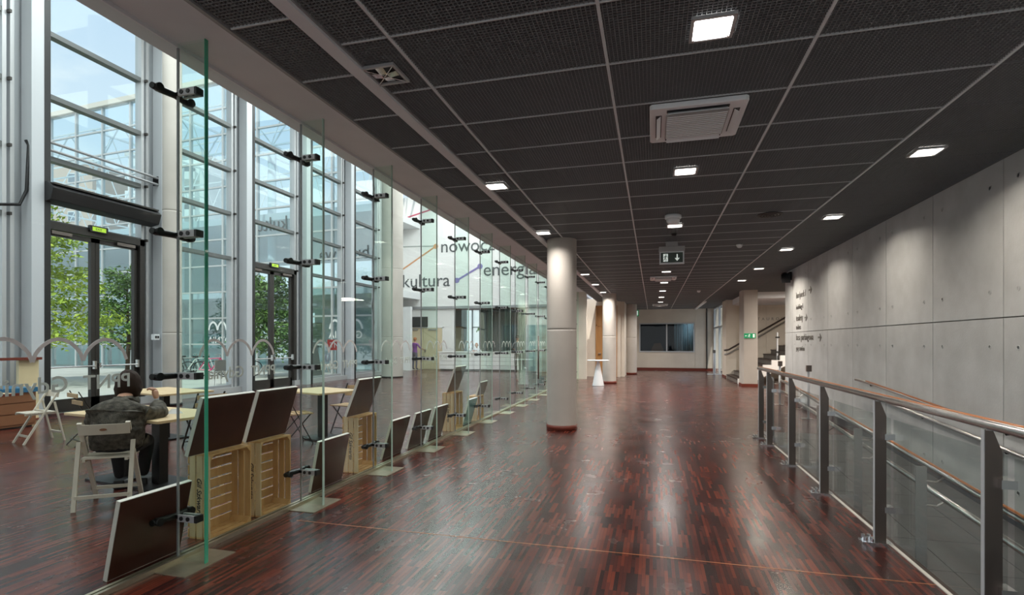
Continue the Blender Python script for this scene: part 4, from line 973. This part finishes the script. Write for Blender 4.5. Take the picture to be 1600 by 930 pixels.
board('brown board on the floor, third of three, touching the fourth crate side', 7.46, 7.98, 0, .52, -3.32)
board('brown board standing on the fourth crate', 8.32, 8.84, .648, .47, -3.36)
board('small brown board standing on the farthest crate', 9.62, 10.10, .47, .27, -3.27)
board('pale bluish board on the floor between the fourth and farthest crates', 8.98, 9.44, 0, .48, -3.32)
for o in list(bpy.data.objects):
    if o.get('label', '').startswith('pale bluish'):
        for ch in o.children: ch.data.materials.clear(); ch.data.materials.append(MT['teal'] if 'face' in ch.name else MT['plastic'])
def crate(label, y0, y1, depth=.20, h=.645, xf=-3.235, script=True):
    t = thing('crate', label, 'crate', (xf, (y0 + y1) / 2, 0), 0, 'slatted wooden crates stood on end')
    w = y1 - y0; th = .011; xb = -depth
    # end boards (bottom and top): three slats each running along y
    for z in (0, h - th):
        for i in range(3):
            sw = depth / 3 - .012
            obj('slat', MB().box(xb + i * depth / 3 + .004, xb + i * depth / 3 + .004 + sw, -w / 2, w / 2, z, z + th), 'pine', t, world=False)
    # side slats running upright
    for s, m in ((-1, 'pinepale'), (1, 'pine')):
        for i in range(3):
            sw = depth / 3 - .014; ys = s * w / 2
            o = obj('slat', MB().box(xb + i * depth / 3 + .005, xb + i * depth / 3 + .005 + sw, min(ys, ys - s * th), max(ys, ys - s * th), .012, h - .012), m, t, world=False)
            if s < 0 and i == 1 and script:
                cu = bpy.data.curves.new('handwriting', 'FONT'); cu.body = 'Gil Szkwarto'; cu.size = .060; cu.shear = .35; cu.extrude = .0008; cu.offset = .0008
                link('handwriting', flat_text(cu), 'black', o, (xb + i * depth / 3 + .011, -w / 2 - .0012, .47), (R(90), R(90), 0))
    # back slats across
    n = 8
    for i in range(n):
        bh = h / n - .013
        obj('slat', MB().box(xb - th, xb, -w / 2, w / 2, i * h / n + .006, i * h / n + .006 + bh), 'pine', t, world=False)
    # triangular corner posts
    for sy in (-1, 1):
        for z0 in (th, h - th - .04):
            yy = sy * (w / 2 - th)
            obj('corner_block', MB().prism([(yy, z0), (yy - sy * .035, z0), (yy, z0 + .04)] if z0 < .1 else [(yy, z0 + .04), (yy - sy * .035, z0 + .04), (yy, z0)], lambda u, v, s: (s, u, v), xb + .01, -.01), 'pine', t, world=False)
    return t
crate('slatted wooden crate with handwriting, nearest to the camera', 3.27, 3.70)
crate('slatted wooden crate, second from the camera, close beside the nearest', 3.81, 4.20)
crate('slatted wooden crate, third from the camera, under a tilted board', 5.38, 5.80, xf=-3.25)
crate('slatted wooden crate, fourth, beyond the row of three floor boards', 8.33, 8.78, xf=-3.235)
crate('small slatted crate, farthest along the glass partition', 9.56, 9.98, h=.465, script=False)
# ------------------------------------------------------------------ tables and chairs of the hall
def table(label, loc, w, d, rotz_, legs, top='tabletop', h=.75):
    t = thing('table', label, 'table', loc, rotz_, 'light wooden tables in the hall')
    obj('tabletop', MB().box(-w / 2, w / 2, -d / 2, d / 2, h - .028, h), top, t, world=False, bevel=.004)
    for x, y in legs:
        p = obj('pedestal', MB().box(x - .065, x + .065, y - .045, y + .045, .02, h - .028), 'black', t, world=False)
        obj('foot_plate', MB().box(x - .24, x + .24, y - .24, y + .24, 0, .02), 'black', p, world=False)
    return t
table('long light wooden table in front of the seated person', (-5.24, 4.47, 0), 1.56, .78, R(-9), [(.20, .0), (-.45, 0)])
table('light wooden table behind the seated one, by the slim column', (-7.35, 6.55, 0), 1.30, .78, R(-14), [(.0, 0)])
table('light wooden table beyond the second crate with one dark pedestal', (-5.05, 7.25, 0), 1.0, .76, R(-20), [(.05, .0)])
def folding_chair(label, loc, rotz_, group='cream folding wooden chairs'):
    t = thing('folding_chair', label, 'chair', loc, rotz_, group)           # model faces +y
    w = .182
    for s in (-1, 1):
        x = s * w
        obj('back_leg', MB().bar((x, -.21, .775), (x, .21, 0), .022, .036, (1, 0, 0)), 'chairwhite', t, world=False)
        obj('rear_leg', MB().bar((x * .86, .14, .455), (x * .86, -.24, 0) if False else (x * 1.12, -.30, 0), .022, .034, (1, 0, 0)) if False else MB().bar((x * 1.13, -.145, .60), (x * 1.13, -.27, 0), .020, .034, (1, 0, 0)), 'chairwhite', t, world=False)
    obj('backrest', MB().prism([(-w - .012, 0), (-.1, -.018), (.1, -.018), (w + .012, 0), (w + .012, .014), (.1, -.004), (-.1, -.004), (-w - .012, .014)], lambda u, v, s: (u, -.205 + v - (s - .7) * .2, s), .665, .76), 'chairwhite', t, world=False)
    obj('finger_hole', MB().prism([(.028 * math.cos(i * .52), .012 * math.sin(i * .52)) for i in range(12)], lambda u, v, s: (u, s, .712 + v), -.232, -.215), 'kraft', t, world=False)
    for i in range(5): obj('seat_slat', MB().box(-.185, .185, -.17 + i * .072, -.17 + i * .072 + .062, .44, .456), 'chairwhite', t, world=False)
    for s in (-1, 1): obj('seat_rail', MB().box(s * .16 - .012, s * .16 + .012, -.18, .19, .418, .44), 'chairwhite', t, world=False)
    obj('stretcher', MB().bar((-w, .15, .11), (w, .15, .11), .018, .03), 'chairwhite', t, world=False)
    obj('stretcher', MB().bar((-w * 1.13, -.25, .12), (w * 1.13, -.25, .12), .018, .03), 'chairwhite', t, world=False)
    obj('stretcher', MB().bar((-w, -.05, .47), (w, -.05, .47), .016, .02), 'chairwhite', t, world=False)
    return t
CH = (-4.92, 3.83)
fc = folding_chair('cream folding chair the person in the dark jacket sits on', (CH[0], CH[1], 0), R(36))
dup(fc, (-8.98, 5.84, 0), R(166), 'cream folding chair standing alone at the far left, turned aside')
dup(fc, (-4.32, 4.55, 0), R(78), 'cream folding chair at the right end of the long table, behind the first fin')
def bistro_chair(label, loc, rotz_):
    t = thing('bistro_chair', label, 'chair', loc, rotz_, 'folding bistro chairs with black metal legs')
    for s in (-1, 1):
        x = s * .19
        obj('leg', MB().bar((x, -.20, .79), (x, .20, 0), .010, .022, (1, 0, 0)), 'blackmetal', t, world=False)
        obj('leg', MB().bar((x * .9, .17, .44), (x * .9, -.24, 0), .010, .022, (1, 0, 0)), 'blackmetal', t, world=False)
    for i in range(5): obj('seat_slat', MB().box(-.20, .20, -.17 + .078 * i, -.17 + .078 * i + .062, .445, .46), 'slatwood', t, world=False)
    for z in (.62, .73): obj('back_slat', MB().box(-.21, .21, -.225 + (.73 - z) * .5, -.21 + (.73 - z) * .5, z - .03, z + .03), 'slatwood', t, world=False)
    for y, z in ((.15, .08), (-.19, .08)): obj('stretcher', MB().tube([(-.19, y, z), (.19, y, z)], .007, 6), 'blackmetal', t, world=False)
    return t
bc_ = bistro_chair('black-legged bistro chair left of the dark pedestal past the second crate', (-5.12, 6.72, 0), R(-35))
dup(bc_, (-4.95, 7.86, 0), R(170), 'black-legged bistro chair right of the dark pedestal, behind a tilted board')
dup(bc_, (-6.25, 6.2, 0), R(75), 'slat-backed bistro chair at the right end of the table by the slim column')
dup(bc_, (-8.05, 5.95, 0), R(-20), 'bistro chair tucked at the table behind the seated person')
# counter and cabinet at the far left
t = thing('side_table', 'dark-edged wooden table top over a cabinet at the far left edge', 'table', (-9.6, 5.3, 0))
obj('tabletop', MB().box(-10.2, -8.88, 4.6, 5.55, .73, .76), 'tabletop', t); obj('edge_strip', MB().box(-8.885, -8.87, 4.6, 5.55, .725, .765), 'redwood', t)
obj('pedestal', MB().box(-9.0, -8.92, 4.9, 5.0, .02, .73), 'black', t); obj('foot_plate', MB().box(-9.15, -8.75, 4.75, 5.12, 0, .02), 'black', t)
t = thing('wooden_cabinet', 'low brown wooden cabinet with blue cover beside the near door', 'cabinet', (-10.9, 6.75, 0))
obj('body', MB().box(-11.48, -10.7, 6.35, 6.95, .03, .62), 'kraft', t); obj('plinth', MB().box(-11.48, -10.72, 6.38, 6.9, 0, .03), 'black', t)
for i in range(3): obj('drawer', MB().box(-10.70, -10.685, 6.40, 6.92, .07 + .19 * i, .07 + .19 * i + .17), 'kraft', t); 
obj('side_panel', MB().box(-10.72, -10.66, 6.30, 6.35, .0, .64), 'cream', t); obj('cover', MB().box(-11.50, -10.66, 6.30, 6.97, .62, .70), 'bluebox', t)
t = thing('cream_panel', 'upright cream display panel with dark red top against the steel column', 'panel', (-11.55, 7.2, 0))
obj('panel', MB().box(-11.72, -11.65, 7.28, 7.62, .02, 1.16), 'cream', t); obj('top_strip', MB().box(-11.74, -11.56, 6.4, 7.62, 1.16, 1.21), 'redwood', t)
obj('panel_left', MB().box(-11.72, -11.65, 6.4, 6.5, .02, 1.16), 'cream', t); obj('foot', MB().box(-11.74, -11.56, 6.4, 7.62, 0, .02), 'redwood', t)
t = thing('paper_tent', 'small folded white card on the long wooden table', 'card', (-4.85, 4.42, .75))
obj('card', MB().add([(-4.92, 4.40, .751), (-4.80, 4.43, .751), (-4.83, 4.46, .80), (-4.89, 4.44, .80), (-4.90, 4.50, .751), (-4.80, 4.50, .751)], [(0, 1, 2, 3), (4, 3, 2, 5), (0, 4, 5, 1), (0, 3, 4), (1, 5, 2)]), 'paper', t)
# ------------------------------------------------------------------ people
def skin_mesh(name, pts, edges, root, sub=2):
    me = bpy.data.meshes.new(name + '_cage'); bm = bmesh.new()
    lay = bm.verts.layers.skin.verify()
    vs = {}
    for k, (p, r) in pts.items():
        v = bm.verts.new(p); vs[k] = v
        v[lay].radius = r if isinstance(r, tuple) else (r, r); v[lay].use_root = (k == root)
    for a, b in edges: bm.edges.new((vs[a], vs[b]))
    bm.to_mesh(me); bm.free()
    o = bpy.data.objects.new(name + '_cage', me); COL.objects.link(o)
    s = o.modifiers.new('s', 'SKIN'); s.use_smooth_shade = True
    u = o.modifiers.new('u', 'SUBSURF'); u.levels = sub; u.render_levels = sub
    bpy.context.view_layer.update()
    dg = bpy.context.evaluated_depsgraph_get()
    out = bpy.data.meshes.new_from_object(o.evaluated_get(dg))
    bpy.data.objects.remove(o); bpy.data.meshes.remove(me)
    out.name = name
    out.polygons.foreach_set('use_smooth', [True] * len(out.polygons))
    return out
def regions(me, mats, fn):
    me.materials.clear()
    for m in mats: me.materials.append(MT[m])
    for p in me.polygons: p.material_index = fn(p.center)
def head_mesh(c, r, fwd):                                           # an egg-shaped skull with nose, brow, chin and ears, facing fwd (2-D unit)
    bm = bmesh.new(); bmesh.ops.create_uvsphere(bm, u_segments=24, v_segments=16, radius=1)
    fx, fy = fwd; out = []
    for v in bm.verts:
        x, y, z = v.co                                              # local: +y is the face
        nx, ny, nz = x * .78 * r, y * .95 * r, z * 1.22 * r
        if y > .3 and z < 0: nx *= 1 + .25 * z; ny *= 1 - .10 * z * 0
        if y > .85 and abs(x) < .28 and -.35 < z < .15: ny += .22 * r * (1 - abs(x) / .28)
        if y > .6 and .1 < z < .3 and abs(abs(x) - .38) < .2: ny -= .08 * r
        if abs(x) > .9 and abs(z) < .25: nx *= 1.14
        v.co = (c[0] + nx * fy + ny * fx, c[1] - nx * fx + ny * fy, c[2] + nz)
    me = bpy.data.meshes.new('head'); bm.to_mesh(me); bm.free()
    me.polygons.foreach_set('use_smooth', [True] * len(me.polygons)); return me
def hair_mesh(c, r, fwd, low=-.35, seed=0, vol=1.12):
    bm = bmesh.new(); bmesh.ops.create_uvsphere(bm, u_segments=36, v_segments=22, radius=1)
    fx, fy = fwd; dele = []
    for v in bm.verts:
        x, y, z = v.co
        if (y > .45 and z < .45) or z < low: dele.append(v)
        k = vol * (1 + .07 * noise.noise(Vector((x * 3 + seed, y * 3, z * 3))) + .05 * noise.noise(Vector((x * 9 + seed, y * 9, z * 4))))
        nx, ny, nz = x * .84 * r * k, y * .98 * r * k, z * 1.22 * r * k
        v.co = (c[0] + nx * fy + ny * fx, c[1] - nx * fx + ny * fy, c[2] + nz)
    bmesh.ops.delete(bm, geom=dele, context='VERTS')
    me = bpy.data.meshes.new('hair'); bm.to_mesh(me); bm.free()
    me.polygons.foreach_set('use_smooth', [True] * len(me.polygons)); return me
def hand(parent, wrist, direction, side, palm_n, m='skin', s=1.0, curl=.55):
    """five fingers of unequal length curled towards palm_n, thumb from the side of the palm"""
    d = Vector(direction).normalized(); n = Vector(palm_n); n = (n - d * n.dot(d)).normalized(); w = d.cross(n) * side
    wv_ = Vector(wrist); P = {'w': (wv_, (.024 * s, .018 * s)), 'p': (wv_ + d * .05 * s, (.038 * s, .017 * s)), 'k': (wv_ + d * .088 * s, (.040 * s, .014 * s))}
    E_ = [('w', 'p'), ('p', 'k')]
    me = skin_mesh('palm', P, E_, 'w', 2)
    o = link('hand', me, m, parent)
    for i, (off, L) in enumerate(((-.03, .070), (-.010, .080), (.011, .074), (.030, .058))):
        b = wv_ + d * .082 * s + w * off * s; pts = [b]; a = 0; cur = Vector(b)
        for f_ in (.45, .32, .23):
            a += curl; cur = cur + (d * math.cos(a) + n * math.sin(a)) * L * f_ * s; pts.append(Vector(cur))
        o2 = MB().tube(pts, [.0092 * s, .0088 * s, .008 * s, .006 * s], 8); link('finger', o2.mesh('finger', smooth=True), m, o)
    b = wv_ + d * .03 * s - w * .028 * s
    pts = [b, b + (d * .5 - w * .7 + n * .35) * .036 * s, b + (d * .9 - w * .75 + n * .8) * .058 * s]
    link('thumb', MB().tube(pts, [.013 * s, .0105 * s, .008 * s], 8).mesh('thumb', smooth=True), m, o)
    return o
# --- the person seated at the long table, seen from behind (local frame of the chair: faces +y)
ps = thing('person', 'person in a bulky dark grey jacket sitting hunched at the long table, back turned', 'person', (CH[0] + .04, CH[1] + .03, 0), R(36))
B = {'pel': ((0, -.03, .56), (.20, .155)), 'ab': ((0, -.04, .64), (.22, .165)), 'a2': ((.005, -.04, .72), (.225, .165)), 'ch': ((.01, -.01, .79), (.222, .16)), 'c2': ((.015, .035, .85), (.20, .145)), 'up': ((.02, .085, .90), (.135, .11)), 'nk': ((.02, .14, .955), (.075, .07)), 'hd': ((.02, .19, 1.01), (.06, .06)),
     'ls': ((-.165, .06, .80), (.105, .10)), 'le': ((-.255, .14, .70), (.088, .082)), 'lw': ((-.13, .42, .805), (.058, .055)),
     'rs': ((.18, .06, .80), (.105, .10)), 're': ((.295, .19, .79), (.088, .085)), 'rw': ((.215, .40, .885), (.062, .056)),
     'lh': ((-.10, .04, .525), (.105, .095)), 'lk': ((-.14, .44, .50), (.075, .07)), 'la': ((-.13, .52, .10), (.05, .05)),
     'rh': ((.10, .04, .525), (.105, .095)), 'rk': ((.12, .46, .50), (.075, .07)), 'ra': ((.06, .56, .10), (.05, .05))}
E_ = [('pel', 'ab'), ('ab', 'a2'), ('a2', 'ch'), ('ch', 'c2'), ('c2', 'up'), ('up', 'nk'), ('nk', 'hd'), ('c2', 'ls'), ('ls', 'le'), ('le', 'lw'), ('c2', 'rs'), ('rs', 're'), ('re', 'rw'), ('pel', 'lh'), ('lh', 'lk'), ('lk', 'la'), ('pel', 'rh'), ('rh', 'rk'), ('rk', 'ra')]
me = skin_mesh('body', {k: (Vector(p), r) for k, (p, r) in B.items()}, E_, 'pel', 3)
for v in me.vertices:                                               # folds of the jacket
    c = v.co
    if c.z > .5 and c.y < .5:
        k = .022 * noise.noise(Vector((c.x * 7 + c.z * 5, c.y * 6, c.z * 7 - c.x * 4))) + .015 * noise.noise(Vector((c.x * 15 + 3, c.y * 15, c.z * 24)))
        d = Vector((c.x, c.y - .02, 0)); d = d.normalized() if d.length > .02 else Vector((0, -1, 0))
        v.co = c + d * k
        if .50 < c.z < .70 and c.y < .22: v.co.x *= 1.06; v.co.y = v.co.y * 1.0 - .02
    c = v.co
    t_ = (c.x * .0)
regions(me, ('jacket', 'trouser', 'skin'), lambda c: 2 if (c.z > .985 and abs(c.x) < .12) else (1 if (c.z < .505 or (c.z < .60 and c.y > .20)) else 0))
link('body', me, None, ps)
col_ = MB().lathe([(.105, 0), (.115, .03), (.10, .075), (.088, .07), (.09, .02)], (.02, .15, .895), 24); obj('collar', col_, 'jacket', ps, world=False, smooth=True)
hem = MB().lathe([(.20, .0), (.232, .02), (.236, .06), (.215, .12)], (0, 0, .47), 28)
hem.v = [(x * 1.03, y * .80 - .03, z) for x, y, z in hem.v]; pass
hc = (.02, .225, 1.065)
link('head', head_mesh(hc, .102, (0, 1)), 'skin', ps); link('hair', hair_mesh(hc, .112, (0, 1), -.86, 3, 1.2), 'hair', ps)
hand(ps, (.21, .42, .915), (-.20, .12, 1), 1, (-.9, .25, 0), s=1.12, curl=.75)
hand(ps, (-.12, .44, .80), (.8, .7, -.05), 1, (0, 0, -1), s=1.0, curl=.5)
for x, y, b in ((-.13, .60, 0), (.06, .64, 1)):
    obj('shoe', MB().prism([(-.048, -.13), (.048, -.13), (.052, .06), (.03, .14), (-.03, .14), (-.052, .06)], lambda u, v, s: (x + u, y + v, s if v < .05 or s < .05 else .06), 0, .09), 'black', ps, world=False, bevel=.012)
# --- standing figures
def stander(name_label, loc, rz_, h, top, legs, hairm, pose, hair_low=-.2):
    k = h / 1.72
    p = thing('person', name_label, 'person', loc, rz_)
    Q = {'pel': ((0, 0, .93), (.145, .105)), 'wa': ((0, .01, 1.08), (.13, .09)), 'ch': ((0, .0, 1.27), (.155, .105)), 'up': ((0, -.005, 1.40), (.125, .08)), 'nk': ((0, .01, 1.475), (.05, .05)), 'hd': ((0, .025, 1.54), (.045, .045)),
         'ls': ((-.17, 0, 1.385), (.062, .06)), 'rs': ((.17, 0, 1.385), (.062, .06)),
         'lh': ((-.088, 0, .90), (.088, .09)), 'lk': ((-.10, .02, .49), (.06, .062)), 'la': ((-.105, -.01, .09), (.040, .042)), 'lt': ((-.115, .13, .035), (.04, .028)),
         'rh': ((.088, 0, .90), (.088, .09)), 'rk': ((.10, .02, .49), (.06, .062)), 'ra': ((.105, -.01, .09), (.040, .042)), 'rt': ((.115, .13, .035), (.04, .028))}
    Q.update(pose)
    E2 = [('pel', 'wa'), ('wa', 'ch'), ('ch', 'up'), ('up', 'nk'), ('nk', 'hd'), ('up', 'ls'), ('ls', 'le'), ('le', 'lw'), ('up', 'rs'), ('rs', 're'), ('re', 'rw'), ('pel', 'lh'), ('lh', 'lk'), ('lk', 'la'), ('la', 'lt'), ('pel', 'rh'), ('rh', 'rk'), ('rk', 'ra'), ('ra', 'rt')]
    me = skin_mesh('body', {a: (Vector(q) * k, tuple(x * k for x in r)) for a, (q, r) in Q.items()}, E2, 'pel', 2)
    el = {s: Vector(Q[s + 'e'][0]) * k for s in 'lr'}
    def reg(c):
        if c.z > 1.45 * k: return 2
        if c.z < .06 * k + .02: return 3
        if c.z < .95 * k and abs(c.x) < .2 * k: return 1
        for s in 'lr':
            w_ = Vector(Q[s + 'w'][0]) * k
            if (c - w_).length < (el[s] - w_).length * .8 and abs(c.x) > .13 * k: return 2
        return 0
    regions(me, (top, legs, 'skin', 'black'), reg)
    link('body', me, None, p)
    hc = (0, .03 * k, 1.62 * k)
    link('head', head_mesh(hc, .095 * k, (0, 1)), 'skin', p); link('hair', hair_mesh(hc, .100 * k, (0, 1), hair_low, 5), hairm, p)
    for s, sg in (('l', -1), ('r', 1)):
        w_ = Vector(Q[s + 'w'][0]) * k; hand(p, w_, w_ - el[s], sg, (-sg, .3, .1), s=k, curl=.35)
    return p
stander('standing person in a purple top and grey jeans by the beige double door', (-12.55, 26.45, 0), R(-10), 1.74, 'purple', 'jeans', 'redhair',
        {'le': ((-.24, -.03, 1.13), (.045, .045)), 'lw': ((-.26, .03, .92), (.034, .03)), 're': ((.28, .08, 1.19), (.045, .045)), 'rw': ((.36, .28, 1.10), (.034, .03))}, -.1)
stander('standing person in dark grey clothes at the right end of the counter', (-6.15, 24.1, 0), R(35), 1.80, 'greycloth', 'trouser', 'hair',
        {'le': ((-.26, .03, 1.16), (.052, .05)), 'lw': ((-.12, .25, 1.12), (.036, .034)), 're': ((.26, .03, 1.16), (.052, .05)), 'rw': ((.12, .25, 1.12), (.036, .034))}, -.05)
# --- receptionist behind the counter
rp_ = thing('person', 'person in a white top seated behind the reception counter', 'person', (-9.2, 27.15, 0), R(180))
Q = {'pel': ((0, 0, .60), (.15, .12)), 'wa': ((0, .02, .78), (.14, .10)), 'ch': ((0, .03, .98), (.165, .11)), 'up': ((0, .05, 1.12), (.13, .085)), 'nk': ((0, .07, 1.19), (.05, .05)), 'hd': ((0, .09, 1.26), (.045, .045)),
     'ls': ((-.18, .05, 1.10), (.065, .06)), 'le': ((-.25, .12, .98), (.05, .05)), 'lw': ((-.12, .36, 1.06), (.036, .034)), 'rs': ((.18, .05, 1.10), (.065, .06)), 're': ((.25, .12, .98), (.05, .05)), 'rw': ((.10, .34, 1.06), (.036, .034)),
     'lh': ((-.09, .05, .58), (.09, .08)), 'lk': ((-.11, .42, .54), (.06, .06)), 'la': ((-.11, .40, .10), (.042, .042)), 'rh': ((.09, .05, .58), (.09, .08)), 'rk': ((.11, .42, .54), (.06, .06)), 'ra': ((.11, .40, .10), (.042, .042))}
me = skin_mesh('body', {k: (Vector(p), r) for k, (p, r) in Q.items()}, [('pel', 'wa'), ('wa', 'ch'), ('ch', 'up'), ('up', 'nk'), ('nk', 'hd'), ('up', 'ls'), ('ls', 'le'), ('le', 'lw'), ('up', 'rs'), ('rs', 're'), ('re', 'rw'), ('pel', 'lh'), ('lh', 'lk'), ('lk', 'la'), ('pel', 'rh'), ('rh', 'rk'), ('rk', 'ra')], 'pel', 2)
regions(me, ('whitecloth', 'trouser', 'skin'), lambda c: 2 if c.z > 1.18 else (1 if c.z < .64 else 0)); link('body', me, None, rp_)
link('head', head_mesh((0, .10, 1.33), .095, (0, 1)), 'skin', rp_); link('hair', hair_mesh((0, .10, 1.33), .10, (0, 1), -.3, 8), 'redhair', rp_)
for s, sg in ((-1, -1), (1, 1)): hand(rp_, (s * .11, .35, 1.06), (-s * .5, .8, -.05), sg, (0, 0, -1), s=1.0, curl=.3)
t = thing('swivel_chair', 'grey swivel chair of the person behind the reception counter', 'chair', (-9.2, 27.1, 0))
obj('seat', MB().box(-.22, .22, -.22, .22, .42, .48), 'graphite', t, world=False, bevel=.02); obj('backrest', MB().box(-.2, .2, .20, .25, .55, .95), 'graphite', t, world=False, bevel=.02); obj('pedestal', MB().tube([(0, 0, .03), (0, 0, .42)], .03).lathe([(.28, 0), (.28, .03), (.04, .06)], n=10), 'blackmetal', t, world=False)
